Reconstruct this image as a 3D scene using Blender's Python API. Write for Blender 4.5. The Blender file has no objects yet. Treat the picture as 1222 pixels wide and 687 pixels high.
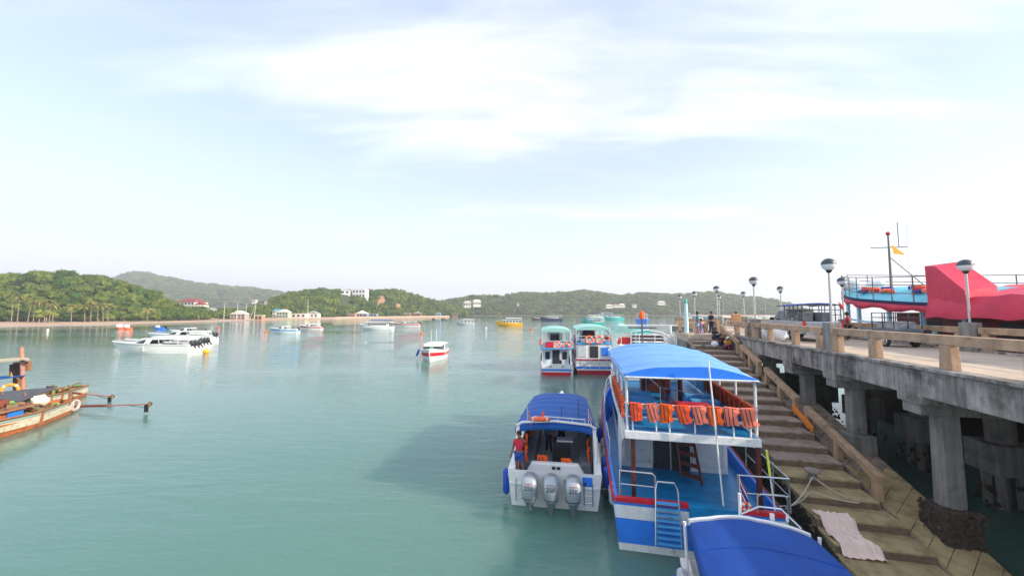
import bpy, math, random
from mathutils import Vector, Matrix, noise
random.seed(7)
R=math.radians
S=bpy.context.scene; COL=S.collection
# ---------------------------------------------------------------- camera, sky, sun, exposure
FPX=450.0; HCAM=7.2
cam=bpy.data.cameras.new('camera'); co=bpy.data.objects.new('camera',cam); COL.objects.link(co)
cam.sensor_width=36; cam.lens=FPX/1222*36; cam.clip_start=.1; cam.clip_end=12000
co.location=(0,0,HCAM); co.rotation_euler=(R(90)+math.atan(29.5/FPX),0,0); S.camera=co
SUN_EL,SUN_AZ=R(25),R(114)        # azimuth clockwise from +Y: to the right and a little behind
W=bpy.data.worlds.new('World'); S.world=W; W.use_nodes=True
nt=W.node_tree; N=nt.nodes; L=nt.links
bg=N['Background']
sky=N.new('ShaderNodeTexSky'); sky.sky_type='NISHITA'; sky.sun_disc=False
sky.sun_elevation=SUN_EL; sky.sun_rotation=SUN_AZ; sky.air_density=1.0; sky.dust_density=.6; sky.ozone_density=2.0
tc=N.new('ShaderNodeTexCoord'); sep=N.new('ShaderNodeSeparateXYZ'); L.new(tc.outputs['Generated'],sep.inputs[0])
def M(op,a,b=None,c=None,cl=False):
    n=N.new('ShaderNodeMath'); n.operation=op; n.use_clamp=cl
    for i,x in enumerate((a,b,c)):
        if x is None: continue
        if isinstance(x,(int,float)): n.inputs[i].default_value=x
        else: L.new(x,n.inputs[i])
    return n.outputs[0]
zz=M('ADD',M('MAXIMUM',sep.outputs[2],0.0),.12)
cx=M('DIVIDE',sep.outputs[0],zz); cy=M('DIVIDE',sep.outputs[1],zz)
cmb=N.new('ShaderNodeCombineXYZ'); L.new(cx,cmb.inputs[0]); L.new(cy,cmb.inputs[1])
def wn(scale,sc,rot,det,dist,loc=(0,0,0)):
    mp=N.new('ShaderNodeMapping'); mp.inputs['Scale'].default_value=sc; mp.inputs['Rotation'].default_value=(0,0,R(rot)); mp.inputs['Location'].default_value=loc
    L.new(cmb.outputs[0],mp.inputs[0]); t=N.new('ShaderNodeTexNoise'); t.inputs['Scale'].default_value=scale
    t.inputs['Detail'].default_value=det; t.inputs['Roughness'].default_value=.55; t.inputs['Distortion'].default_value=dist
    L.new(mp.outputs[0],t.inputs['Vector']); return t.outputs[0]
n1=wn(1.0,(.30,1.0,1),13,9,.35,(0.4,1.35,0)); n2=wn(1.0,(1.0,3.2,1),-14,10,1.3,(3,1,0)); n3=wn(.35,(.5,1,1),6,2,.0,(5.2,2,0))
bias=N.new('ShaderNodeMapRange'); bias.inputs[1].default_value=.30; bias.inputs[2].default_value=.50; bias.inputs[3].default_value=-.055; bias.inputs[4].default_value=.045; bias.interpolation_type='SMOOTHSTEP'; L.new(sep.outputs[2],bias.inputs[0])
cl=M('ADD',M('ADD',M('MULTIPLY',n1,.62),bias.outputs[0]),M('ADD',M('MULTIPLY',n2,.2),M('MULTIPLY',n3,.28)))
ramp=N.new('ShaderNodeMapRange'); ramp.inputs[1].default_value=.505; ramp.inputs[2].default_value=.68; ramp.interpolation_type='SMOOTHSTEP'; L.new(cl,ramp.inputs[0])
# low haze bank towards the horizon
hz=N.new('ShaderNodeMapRange'); hz.inputs[1].default_value=.0; hz.inputs[2].default_value=.42; hz.inputs[3].default_value=.97; hz.inputs[4].default_value=.42; hz.interpolation_type='SMOOTHSTEP'
L.new(sep.outputs[2],hz.inputs[0])
mixh=N.new('ShaderNodeMixRGB'); L.new(hz.outputs[0],mixh.inputs[0]); L.new(sky.outputs[0],mixh.inputs[1]); mixh.inputs[2].default_value=(3.85,4.2,4.95,1)
low=N.new('ShaderNodeMapRange'); low.inputs[1].default_value=0; low.inputs[2].default_value=.16; low.inputs[3].default_value=1; low.inputs[4].default_value=0; low.interpolation_type='SMOOTHSTEP'; L.new(sep.outputs[2],low.inputs[0])
mixl=N.new('ShaderNodeMixRGB'); L.new(low.outputs[0],mixl.inputs[0]); L.new(mixh.outputs[0],mixl.inputs[1]); mixl.inputs[2].default_value=(5.7,5.85,6.1,1); mixh=mixl
mixc=N.new('ShaderNodeMixRGB'); L.new(M('MULTIPLY',ramp.outputs[0],.72),mixc.inputs[0]); L.new(mixh.outputs[0],mixc.inputs[1]); mixc.inputs[2].default_value=(5.1,5.15,5.3,1)
L.new(mixc.outputs[0],bg.inputs[0]); bg.inputs[1].default_value=.105
sl=bpy.data.lights.new('sun','SUN'); sl.energy=2.7; sl.angle=R(.6); sl.color=(1,.87,.70)
so=bpy.data.objects.new('sun',sl); COL.objects.link(so)
sd=Vector((math.sin(SUN_AZ)*math.cos(SUN_EL),math.cos(SUN_AZ)*math.cos(SUN_EL),math.sin(SUN_EL)))
so.rotation_euler=sd.to_track_quat('Z','Y').to_euler(); so.location=sd*200
S.view_settings.view_transform='Standard'; S.view_settings.look='None'; S.view_settings.gamma=1; S.view_settings.exposure=1.42
S.cycles.max_bounces=8; S.cycles.volume_bounces=0; S.cycles.volume_step_rate=5; S.cycles.volume_max_steps=32

# ---------------------------------------------------------------- materials
def srgb(h):
    h=h.lstrip('#'); r=[int(h[i:i+2],16)/255 for i in (0,2,4)]
    return tuple((c/12.92 if c<=.04045 else ((c+.055)/1.055)**2.4) for c in r)
MC={}
def mat(name,col,rough=.6,metal=0.,var=.12,scale=3.,bump=0.,bs=20.,streak=0.,dirt=None,spec=.5,trans=0.,rot=None):
    """base colour with noise variation, optional vertical streaks, dirt blotches, fine bump"""
    if name in MC: return MC[name]
    m=bpy.data.materials.new(name); m.use_nodes=True; n=m.node_tree.nodes; l=m.node_tree.links
    p=n['Principled BSDF']; p.inputs['Roughness'].default_value=rough; p.inputs['Metallic'].default_value=metal
    p.inputs['Specular IOR Level'].default_value=spec
    if isinstance(col,str): col=srgb(col)
    t=n.new('ShaderNodeTexCoord'); co_=t.outputs['Object']
    g=n.new('ShaderNodeTexNoise'); g.inputs['Scale'].default_value=scale; g.inputs['Detail'].default_value=8; g.inputs['Roughness'].default_value=.65; l.new(co_,g.inputs['Vector'])
    mr=n.new('ShaderNodeMapRange'); mr.inputs[1].default_value=.3; mr.inputs[2].default_value=.7; mr.inputs[3].default_value=1-var; mr.inputs[4].default_value=1+var; l.new(g.outputs[0],mr.inputs[0])
    mu=n.new('ShaderNodeMixRGB'); mu.blend_type='MULTIPLY'; mu.inputs[0].default_value=1; mu.inputs[1].default_value=(*col,1); l.new(mr.outputs[0],mu.inputs[2])
    out=mu.outputs[0]
    if streak:
        mp=n.new('ShaderNodeMapping'); mp.inputs['Scale'].default_value=(2.6,2.6,.22); l.new(co_,mp.inputs[0])
        s=n.new('ShaderNodeTexNoise'); s.inputs['Scale'].default_value=1.4; s.inputs['Detail'].default_value=9; s.inputs['Roughness'].default_value=.7; l.new(mp.outputs[0],s.inputs['Vector'])
        r=n.new('ShaderNodeMapRange'); r.inputs[1].default_value=.42; r.inputs[2].default_value=.62; r.inputs[3].default_value=0; r.inputs[4].default_value=streak; l.new(s.outputs[0],r.inputs[0])
        x=n.new('ShaderNodeMixRGB'); l.new(r.outputs[0],x.inputs[0]); l.new(out,x.inputs[1]); x.inputs[2].default_value=(*(c*.22 for c in col),1); out=x.outputs[0]
    if dirt:
        dc,lo,hi,ds=dirt
        s=n.new('ShaderNodeTexNoise'); s.inputs['Scale'].default_value=ds; s.inputs['Detail'].default_value=10; s.inputs['Roughness'].default_value=.7; l.new(co_,s.inputs['Vector'])
        r=n.new('ShaderNodeMapRange'); r.inputs[1].default_value=lo; r.inputs[2].default_value=hi; l.new(s.outputs[0],r.inputs[0])
        x=n.new('ShaderNodeMixRGB'); l.new(r.outputs[0],x.inputs[0]); l.new(out,x.inputs[1]); x.inputs[2].default_value=(*srgb(dc),1); out=x.outputs[0]
    l.new(out,p.inputs['Base Color'])
    if bump:
        b=n.new('ShaderNodeTexNoise'); b.inputs['Scale'].default_value=bs; b.inputs['Detail'].default_value=8; l.new(co_,b.inputs['Vector'])
        bb=n.new('ShaderNodeBump'); bb.inputs['Strength'].default_value=bump; bb.inputs['Distance'].default_value=.03; l.new(b.outputs[0],bb.inputs['Height']); l.new(bb.outputs[0],p.inputs['Normal'])
    if trans: p.inputs['Transmission Weight'].default_value=trans
    MC[name]=m; return m
white=mat('white_gelcoat',(.78,.78,.76),.28,var=.05,dirt=('#8f8c80',.62,.8,3.))
whitep=mat('white_paint',(.74,.75,.75),.45,var=.08,streak=.14,dirt=('#7d7463',.56,.76,4.))
pale=mat('pale_grey_panel',(.55,.58,.60),.5,var=.08,dirt=('#7a7468',.58,.75,4.))
steel=mat('stainless_steel',(.6,.62,.64),.3,metal=.9,var=.05)
chrome2=mat('dull_pipe',(.5,.5,.48),.45,metal=.6,var=.1)
blackm=mat('black_rubber',(.02,.02,.022),.7,var=.2)
dark=mat('dark_interior',(.025,.028,.035),.7,var=.3)
glass=mat('dark_glass',(.02,.03,.04),.08,var=.1)
bluetarp=mat('blue_canvas','#0956a8',.65,var=.1,scale=1.2,bump=.5,bs=2.2)
fgtarp=mat('deep_blue_canvas','#054598',.75,var=.14,scale=1.6,bump=1.,bs=3.,dirt=('#2b62a8',.6,.8,2.))
rooftarp=mat('skylit_blue_canvas','#6aa2e2',.6,var=.10,scale=1.1,bump=1.,bs=3.,dirt=('#8fb2d8',.55,.75,1.2))  # ferry roof: sky light put into the canvas colour, paler than its valance
deckblue=mat('painted_blue_deck','#1283bd',.35,var=.22,scale=1.5,dirt=('#0a5c8c',.5,.72,1.7))
hullblue=mat('blue_hull_paint','#2f7fe6',.4,var=.12,dirt=('#284e84',.6,.8,4.))
skyblue=mat('light_blue_paint','#4fa3dc',.45,var=.12)
redp=mat('red_paint','#c51f31',.45,var=.15)
redl=mat('dull_red_bottom','#a12338',.6,var=.2)
brown=mat('varnished_brown','#5a2a22',.45,var=.2)
wood=mat('weathered_wood','#8d6444',.75,var=.3,scale=6)
wooddark=mat('dark_wood','#4c3428',.8,var=.3,scale=6)
orange=mat('orange_vest','#f4562a',.75,var=.12,scale=8,bump=.3,bs=25)
salmon=mat('faded_salmon_vest','#f08069',.8,var=.12,scale=8,bump=.3,bs=25)
orange2=mat('bright_orange_vest','#fb6312',.75,var=.1,scale=8,bump=.3,bs=25)
buoyo=mat('orange_buoy_plastic','#f2693a',.5,var=.1)
teal=mat('teal_canvas','#93c6be',.6,var=.1,scale=1.5)
tealp=mat('turquoise_paint','#2cb5a8',.5,var=.1)
greenp=mat('green_paint','#3da66a',.5,var=.1)
yellow=mat('yellow_paint','#efb01e',.5,var=.08)
navy=mat('navy_cloth','#1b2850',.85,var=.15)
concrete=mat('stained_concrete','#a9a19a',.88,var=.32,scale=1.7,bump=.8,bs=14,streak=.8,dirt=('#37322f',.5,.68,.9))
pillarm=mat('pillar_concrete','#8f8c86',.88,var=.18,scale=1.5,bump=.5,bs=12,streak=.5,dirt=('#4b4843',.55,.75,1.))
tan=mat('tan_concrete','#bb9b7e',.85,var=.2,scale=2.5,bump=.7,bs=16,streak=.25,dirt=('#6d5a4a',.52,.74,1.6))
stepm=mat('step_concrete','#a39284',.88,var=.2,scale=2.,bump=.7,bs=12,dirt=('#514339',.5,.72,1.3))
deckm=mat('deck_concrete','#bfae9a',.85,var=.12,scale=.8,bump=.3,bs=10,dirt=('#8b8078',.5,.72,.5))
mossm=mat('mossy_concrete','#b29d76',.85,var=.25,scale=2.5,bump=.8,bs=14,dirt=('#6f6438',.5,.74,1.6))
barn=mat('barnacle_crust','#4b4239',.9,var=.5,scale=14,bump=1.,bs=30)
cowl=mat('silver_cowling','#a8b0b6',.28,metal=.35,var=.05)
cowld=mat('dark_silver','#848d94',.35,metal=.4,var=.05)
cream=mat('cream_wall','#e6e0d2',.8,var=.06)
rooft=mat('red_tile_roof','#8c3b3a',.8,var=.15)
greyr=mat('grey_roof','#9a9c9c',.8,var=.12)
skin=mat('brown_skin','#8a5a40',.6,var=.06)
hairm=mat('black_hair','#15110f',.7,var=.2)
rope=mat('pale_rope','#c9bfae',.85,var=.2)
plastic=mat('white_plastic','#e4e6e8',.5,var=.06)
redtarp=mat('red_tarp','#cf3050',.6,var=.14,scale=1.,bump=1.,bs=3.)
maroon=mat('maroon_wood','#6a2330',.6,var=.25,scale=3)

def tree_mat(name,a,b):
    m=bpy.data.materials.new(name); m.use_nodes=True; n=m.node_tree.nodes; l=m.node_tree.links
    p=n['Principled BSDF']; p.inputs['Roughness'].default_value=.75; p.inputs['Specular IOR Level'].default_value=.15
    oi=n.new('ShaderNodeObjectInfo'); ge=n.new('ShaderNodeNewGeometry')
    g=n.new('ShaderNodeTexNoise'); g.inputs['Scale'].default_value=.35; l.new(ge.outputs['Position'],g.inputs['Vector']); g.inputs['Detail'].default_value=4
    ad=n.new('ShaderNodeMath'); ad.operation='MULTIPLY_ADD'; l.new(oi.outputs['Random'],ad.inputs[0]); ad.inputs[1].default_value=.75
    mu=n.new('ShaderNodeMath'); mu.operation='MULTIPLY_ADD'; l.new(g.outputs[0],mu.inputs[0]); mu.inputs[1].default_value=.7; mu.inputs[2].default_value=-.22
    l.new(mu.outputs[0],ad.inputs[2])
    r=n.new('ShaderNodeValToRGB'); r.color_ramp.elements[0].color=(*a,1); r.color_ramp.elements[1].color=(*b,1)
    e=r.color_ramp.elements.new(.5); e.color=(*((x+y)*.45 for x,y in zip(a,b)),1)
    l.new(ad.outputs[0],r.inputs[0]); l.new(r.outputs[0],p.inputs['Base Color'])
    # thin leaves let some light through
    tr=n.new('ShaderNodeBsdfTranslucent'); l.new(r.outputs[0],tr.inputs[0]); mx=n.new('ShaderNodeMixShader'); mx.inputs[0].default_value=.25
    l.new(p.outputs[0],mx.inputs[1]); l.new(tr.outputs[0],mx.inputs[2]); l.new(mx.outputs[0],n['Material Output'].inputs[0])
    return m
leafm=tree_mat('broadleaf_foliage',(.026,.10,.020),(.22,.27,.045))
palmm=tree_mat('palm_foliage',(.13,.16,.03),(.34,.30,.09))
barkm=mat('pale_bark','#8b7d6c',.85,var=.2)

# ---------------------------------------------------------------- mesh helpers
class MB:
    def __init__(s,o=(0,0,0)): s.v=[];s.f=[];s.sm=[];s.o=Vector(o)
    def add(s,vs,fs,sm=False):
        b=len(s.v); s.v+= [tuple(Vector(x)-s.o) for x in vs]; s.f+=[tuple(b+i for i in f) for f in fs]; s.sm+=[sm]*len(fs); return s
    def box(s,c,d,rz=0,rx=0,ry=0,tx=1,ty=1):
        m=Matrix.Rotation(rz,3,'Z')@Matrix.Rotation(rx,3,'X')@Matrix.Rotation(ry,3,'Y'); c=Vector(c); vs=[]
        for z in (-1,1):
            for x,y in ((-1,-1),(1,-1),(1,1),(-1,1)):
                vs.append(c+m@Vector((x*d[0]/2*(tx if z>0 else 1),y*d[1]/2*(ty if z>0 else 1),z*d[2]/2)))
        return s.add(vs,[(3,2,1,0),(4,5,6,7),(0,1,5,4),(1,2,6,5),(2,3,7,6),(3,0,4,7)])
    def bar(s,a,b,w,h):
        a=Vector(a);b=Vector(b);d=(b-a).normalized(); up=Vector((0,0,1)) if abs(d.z)<.95 else Vector((0,1,0))
        x=d.cross(up).normalized(); y=x.cross(d).normalized(); vs=[]
        for p in (a,b):
            for i,j in ((-1,-1),(1,-1),(1,1),(-1,1)): vs.append(p+x*i*w/2+y*j*h/2)
        return s.add(vs,[(3,2,1,0),(4,5,6,7),(0,1,5,4),(1,2,6,5),(2,3,7,6),(3,0,4,7)])
    def tube(s,pts,r,n=7,cap=True,closed=False):
        pts=[Vector(p) for p in pts]; k=len(pts); vs=[]; fs=[]
        rr=r if isinstance(r,(list,tuple)) else [r]*k
        ref=None
        for i,p in enumerate(pts):
            if closed: d=pts[(i+1)%k]-pts[i-1]
            else: d=(pts[min(i+1,k-1)]-pts[max(i-1,0)])
            d.normalize()
            if ref is None: ref=Vector((0,0,1)) if abs(d.z)<.9 else Vector((1,0,0))
            x=d.cross(ref)
            if x.length<1e-4: x=d.cross(Vector((.3,1,0)))
            x.normalize(); y=x.cross(d).normalized(); ref=y
            for j in range(n):
                a=2*math.pi*j/n; vs.append(p+(x*math.cos(a)+y*math.sin(a))*rr[i])
        m=k if closed else k-1
        for i in range(m):
            for j in range(n):
                a=i*n+j;b=i*n+(j+1)%n;c=((i+1)%k)*n+(j+1)%n;e=((i+1)%k)*n+j; fs.append((a,b,c,e))
        if cap and not closed: fs+= [tuple(range(n))[::-1],tuple((k-1)*n+j for j in range(n))]
        return s.add(vs,fs,True)
    def ball(s,c,r,n=12,m=8,fn=None):
        if isinstance(r,(int,float)): r=(r,r,r)
        vs=[];fs=[]; c=Vector(c)
        for i in range(m+1):
            ph=math.pi*i/m
            for j in range(n):
                a=2*math.pi*j/n; q=Vector((math.sin(ph)*math.cos(a),math.sin(ph)*math.sin(a),math.cos(ph)))
                k=1 if fn is None else fn(q)
                vs.append(c+Vector((q.x*r[0],q.y*r[1],q.z*r[2]))*k)
        for i in range(m):
            for j in range(n): fs.append((i*n+j,(i+1)*n+j,(i+1)*n+(j+1)%n,i*n+(j+1)%n))
        return s.add(vs,fs,True)
    def ring(s,c,R_,r,ax='Z',n=18,k=7,rot=None):
        pts=[]
        for i in range(n):
            a=2*math.pi*i/n; x,y=R_*math.cos(a),R_*math.sin(a)
            p=Vector((x,y,0)) if ax=='Z' else Vector((x,0,y)) if ax=='Y' else Vector((0,x,y))
            if rot: p=rot@p
            pts.append(Vector(c)+p)
        return s.tube(pts,r,k,closed=True)
    def lathe(s,prof,c=(0,0,0),n=16,sm=True):
        vs=[];fs=[];c=Vector(c);k=len(prof)
        for r,z in prof:
            for j in range(n): a=2*math.pi*j/n; vs.append(c+Vector((r*math.cos(a),r*math.sin(a),z)))
        for i in range(k-1):
            for j in range(n): fs.append((i*n+j,i*n+(j+1)%n,(i+1)*n+(j+1)%n,(i+1)*n+j))
        fs+=[tuple(range(n))[::-1],tuple((k-1)*n+j for j in range(n))]
        return s.add(vs,fs,sm)
    def loft(s,secs,closed=True,caps=True,sm=True):
        n=len(secs[0]);vs=[p for q in secs for p in q];fs=[]
        for i in range(len(secs)-1):
            for j in range(n if closed else n-1):
                fs.append((i*n+j,i*n+(j+1)%n,(i+1)*n+(j+1)%n,(i+1)*n+j))
        if caps and closed: fs+=[tuple(range(n))[::-1],tuple((len(secs)-1)*n+j for j in range(n))]
        return s.add(vs,fs,sm)
    def sheet(s,rows,th=.02,sm=True):
        """rows of points (a grid); thick downwards"""
        n=len(rows[0]);m=len(rows);vs=[Vector(p) for r in rows for p in r]; lo=[p-Vector((0,0,th)) for p in vs];k=len(vs);fs=[]
        for i in range(m-1):
            for j in range(n-1):
                a=i*n+j; fs.append((a,a+1,a+n+1,a+n)); fs.append((k+a,k+a+n,k+a+n+1,k+a+1))
        def e(a,b): fs.append((a,k+a,k+b,b))
        for j in range(n-1): e(j,j+1) if False else fs.append((j,k+j,k+j+1,j+1)); q=(m-1)*n+j; fs.append((q+1,k+q+1,k+q,q))
        for i in range(m-1): a=i*n; fs.append((a+n,k+a+n,k+a,a)); b=i*n+n-1; fs.append((b,k+b,k+b+n,b+n))
        return s.add(vs+lo,fs,sm)
    def prism(s,poly,z0,z1,axis='Z',at=None):
        """polygon extruded; axis Z: poly (x,y); axis X: poly (y,z) from x=z0..z1; axis Y: poly (x,z)"""
        n=len(poly);vs=[]
        for h in (z0,z1):
            for a,b in poly: vs.append((a,b,h) if axis=='Z' else (h,a,b) if axis=='X' else (a,h,b))
        fs=[tuple(range(n))[::-1],tuple(n+i for i in range(n))]+[(i,(i+1)%n,n+(i+1)%n,n+i) for i in range(n)]
        return s.add(vs,fs)
    def build(s,name,m,parent=None,bevel=0,seg=2,kind=None,label=None):
        me=bpy.data.meshes.new(name); me.from_pydata(s.v,[],s.f); me.materials.append(m)
        me.polygons.foreach_set('use_smooth',s.sm); me.update()
        o=bpy.data.objects.new(name,me); COL.objects.link(o)
        if parent: o.parent=parent
        else: o.location=s.o
        if bevel:
            b=o.modifiers.new('bevel','BEVEL'); b.width=bevel; b.segments=seg; b.limit_method='ANGLE'
        if any(s.sm) and not all(s.sm) is None:
            try: me.set_sharp_from_angle(angle=R(38))
            except Exception: pass
        if kind: o['kind']=kind
        if label: o['label']=label
        return o
def tag(o,label,cat,group=None):
    o['label']=label;o['category']=cat
    if group:o['group']=group
    return o
def thing(name,label,cat,loc=(0,0,0),rz=0,group=None):
    o=bpy.data.objects.new(name,None); COL.objects.link(o); o.location=loc; o.rotation_euler=(0,0,rz); o.empty_display_size=.3
    return tag(o,label,cat,group)
def copy_tree(o,parent=None):
    c=o.copy(); COL.objects.link(c); c.parent=parent
    for ch in o.children: copy_tree(ch,c)
    return c
def again(o,label,loc,rz=None,sc=None,group=None):
    c=copy_tree(o); c['label']=label; c.location=loc
    if rz is not None: c.rotation_euler=(0,0,rz)
    if sc: c.scale=(sc,sc,sc)
    if group: c['group']=group
    return c
def struct(o): o['kind']='structure'; return o
TH=math.atan(106/450.); CT,ST=math.cos(TH),math.sin(TH)
def P(u,v,z=0): return Vector((v*CT+u*ST,u*CT-v*ST,z))      # pier frame: u along the pier, v to its right
def Q(px,py,z=0.):                                          # a point of the picture at height z, in metres
    a=(px-611)/FPX;b=(343.5-py)/FPX;t=math.atan(29.5/FPX)
    ry=math.cos(t)-math.sin(t)*b;rz=math.sin(t)+math.cos(t)*b;k=(z-HCAM)/rz
    return Vector((a*k,ry*k,z))
def QY(px,py,Y):
    a=(px-611)/FPX;b=(343.5-py)/FPX;t=math.atan(29.5/FPX)
    ry=math.cos(t)-math.sin(t)*b;rz=math.sin(t)+math.cos(t)*b;k=Y/ry
    return Vector((a*k,Y,HCAM+rz*k))
def text(body,size,m,parent,loc,rot,ext=.002,name='lettering'):
    c=bpy.data.curves.new('t','FONT'); c.body=body; c.size=size; c.align_x='CENTER'; c.align_y='CENTER'; c.extrude=ext
    t=bpy.data.objects.new('t',c); COL.objects.link(t)
    me=bpy.data.meshes.new_from_object(t.evaluated_get(bpy.context.evaluated_depsgraph_get()))
    bpy.data.objects.remove(t); me.materials.clear(); me.materials.append(m)
    o=bpy.data.objects.new(name,me); COL.objects.link(o); o.parent=parent; o.location=loc; o.rotation_euler=rot; return o
# ================================================================ SETTING: water, hills, shore
def water_mat():
    m=bpy.data.materials.new('sea_water'); m.use_nodes=True; n=m.node_tree.nodes; l=m.node_tree.links; p=n['Principled BSDF']
    p.inputs['Roughness'].default_value=.015; p.inputs['Subsurface Weight'].default_value=1; p.inputs['Subsurface Radius'].default_value=(1.5,4.,3.5); p.inputs['Subsurface Scale'].default_value=1.; p.subsurface_method='BURLEY'; p.inputs['IOR'].default_value=1.33; p.inputs['Specular IOR Level'].default_value=.5
    t=n.new('ShaderNodeNewGeometry'); pos=t.outputs['Position']
    def nz(sc,rot,scale,det):
        mp=n.new('ShaderNodeMapping'); mp.inputs['Scale'].default_value=sc; mp.inputs['Rotation'].default_value=(0,0,R(rot)); l.new(pos,mp.inputs[0])
        g=n.new('ShaderNodeTexNoise'); g.inputs['Scale'].default_value=scale; g.inputs['Detail'].default_value=det; g.inputs['Roughness'].default_value=.55; g.inputs['Distortion'].default_value=.4; l.new(mp.outputs[0],g.inputs['Vector']); return g.outputs[0]
    a=nz((.45,1.5,1),8,.8,3); b=nz((.8,1.9,1),-14,2.3,4); c=nz((.2,.6,1),4,.12,3); d=nz((.25,1.,1),5,.05,3)
    def mm(op,x,y):
        k=n.new('ShaderNodeMath'); k.operation=op
        for i,v in enumerate((x,y)):
            if isinstance(v,(int,float)): k.inputs[i].default_value=v
            else: l.new(v,k.inputs[i])
        return k.outputs[0]
    h=mm('ADD',mm('ADD',mm('MULTIPLY',a,.55),mm('MULTIPLY',b,.22)),mm('MULTIPLY',c,.9))
    pa=n.new('ShaderNodeMapRange'); pa.inputs[1].default_value=.38; pa.inputs[2].default_value=.62; pa.inputs[3].default_value=.25; pa.inputs[4].default_value=1.; l.new(d,pa.inputs[0])
    bp=n.new('ShaderNodeBump'); bp.inputs['Distance'].default_value=.15; l.new(pa.outputs[0],bp.inputs['Strength']); l.new(h,bp.inputs['Height']); l.new(bp.outputs[0],p.inputs['Normal'])
    r=n.new('ShaderNodeMixRGB'); l.new(d,r.inputs[0]); r.inputs[1].default_value=(.080,.188,.155,1); r.inputs[2].default_value=(.115,.235,.195,1); l.new(r.outputs[0],p.inputs['Base Color'])
    return m
wm=water_mat()
mb=MB(); mb.add([(-3100,-60,0),(3100,-60,0),(3100,3950,0),(-3100,3950,0)],[(0,1,2,3)]); struct(mb.build('sea_water',wm))
def ip(t,x):
    if x<=t[0][0]: return t[0][1]
    for (a,b),(c,d) in zip(t,t[1:]):
        if x<=c: return b+(d-b)*(x-a)/(c-a)
    return t[-1][1]
def ray2(px): return (px-611)/FPX/math.cos(math.atan(29.5/FPX))     # X/Y of a picture column near the horizon
ground_green=mat('hill_undergrowth',(.045,.07,.022),.9,var=.5,scale=.06,bump=.5,bs=.4)
sandm=mat('beach_sand','#c0a286',.9,var=.15,scale=.1,dirt=('#a98468',.5,.7,.08))
mudm=mat('wet_sand','#a79a8a',.5,var=.15,scale=.1)
def hill(name,x0,x1,nx,wat,foot,ridge,dep,th,ny=14,seed=0,m=ground_green,rough=1.2):
    """terrain: wat(px)=Y of waterline, foot(px)=Y where the slope starts, ridge(px)=picture row of the wooded ridge,
    dep: horizontal distance foot to ridge, th: height of trees standing on it. returns a height sampler"""
    def at(px,t):
        Yf=ip(foot,px); Y=Yf+dep*t; zr=max(1.5,QY(px,ip(ridge,px),Yf+dep).z-th)
        k=math.sin(max(0,min(t,1))*math.pi/2)**.9 if t<=1 else math.cos((t-1)*math.pi/2*.9)
        z=1.3+(zr-1.3)*k
        if 0<t<1.1: z+=rough*(noise.noise(Vector((px*.045,t*3,seed)))) *min(1,zr/10)*2*math.sin(min(t,1)*math.pi)
        return Vector((ray2(px)*Y,Y,z))
    rows=[]
    ts=[i/ny*1.9 for i in range(ny+1)]
    for t in ts: rows.append([at(x0+(x1-x0)*i/nx,t) for i in range(nx+1)])
    mb=MB(); n=nx+1; mb.add([p for r in rows for p in r],[(i*n+j,i*n+j+1,(i+1)*n+j+1,(i+1)*n+j) for i in range(len(rows)-1) for j in range(nx)],True)
    struct(mb.build(name,m)); return at
foot1=[(-160,170),(-60,205),(0,244),(120,258),(200,285),(262,330)]; wat1=[(-160,130),(0,190),(60,205),(120,215),(240,288),(300,330)]
ridge1=[(-160,345),(-60,336),(0,329),(40,320),(90,323),(150,335),(185,345),(215,359),(240,371),(262,379)]
h1=hill('wooded_headland',-160,262,60,wat1,foot1,ridge1,75,8,seed=1)
foot2=[(225,330),(300,390),(400,455),(535,700)]
foot15=[(215,320),(300,380),(370,470)]
h15=hill('low_wooded_ground',215,372,30,None,foot15,[(215,362),(260,364),(300,366),(372,360)],60,8,seed=2)
ridge2=[(290,372),(310,360),(345,347),(385,342),(410,344),(440,345),(470,343),(490,348),(510,354),(535,362),(560,368)]
foot2b=[(290,400),(400,462),(470,560),(560,720)]
h2=hill('wooded_point',290,560,60,None,foot2b,ridge2,110,9,seed=3)
ridge3=[(470,370),(500,366),(530,358),(570,352),(600,353),(620,349),(660,349),(700,346),(720,349),(740,352),(765,349),(800,351),(850,348),(880,352),(920,356),(945,363),(962,371)]
foot3=[(470,800),(535,900),(700,940),(960,960)]
h3=hill('far_wooded_shore',470,962,90,None,foot3,ridge3,200,10,seed=4)
ridge4=[(90,372),(125,338),(145,330),(160,326),(175,328),(200,333),(235,340),(270,343),(300,345),(335,350),(365,360),(400,370)]
h4=hill('distant_mountain',90,400,60,None,[(90,1250),(400,1300)],ridge4,420,6,seed=5,rough=7)
# beach strips: from just under the water up to the trees
def strip(name,x0,x1,n,ya,yb,za,zb,m):
    rows=[[(ray2(x0+(x1-x0)*i/n)*f(x0+(x1-x0)*i/n),f(x0+(x1-x0)*i/n),z) for i in range(n+1)] for f,z in ((ya,za),(lambda p:(ya(p)*.45+yb(p)*.55),za*.3+zb*.5),(yb,zb))]
    k=n+1; mb=MB(); mb.add([p for r in rows for p in r],[(i*k+j,i*k+j+1,(i+1)*k+j+1,(i+1)*k+j) for i in range(2) for j in range(n)],True); return struct(mb.build(name,m))
wob=lambda p:3*noise.noise(Vector((p*.05,2,1)))
strip('sand_beach',-160,262,60,lambda p:ip(wat1,p)+6+wob(p),lambda p:ip(foot1,p)+14,.05,1.9,sandm)
strip('mud_flat',-160,300,60,lambda p:ip(wat1,p)-9+2*wob(p),lambda p:ip(wat1,p)+16+wob(p),-.04,.22,mudm)
wat2=[(238,296),(300,345),(400,395),(470,470),(535,610)]
strip('sand_shore',238,537,60,lambda p:ip(wat2,p)+wob(p),lambda p:ip(wat2,p)+70,-.05,2.3,sandm)
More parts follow.
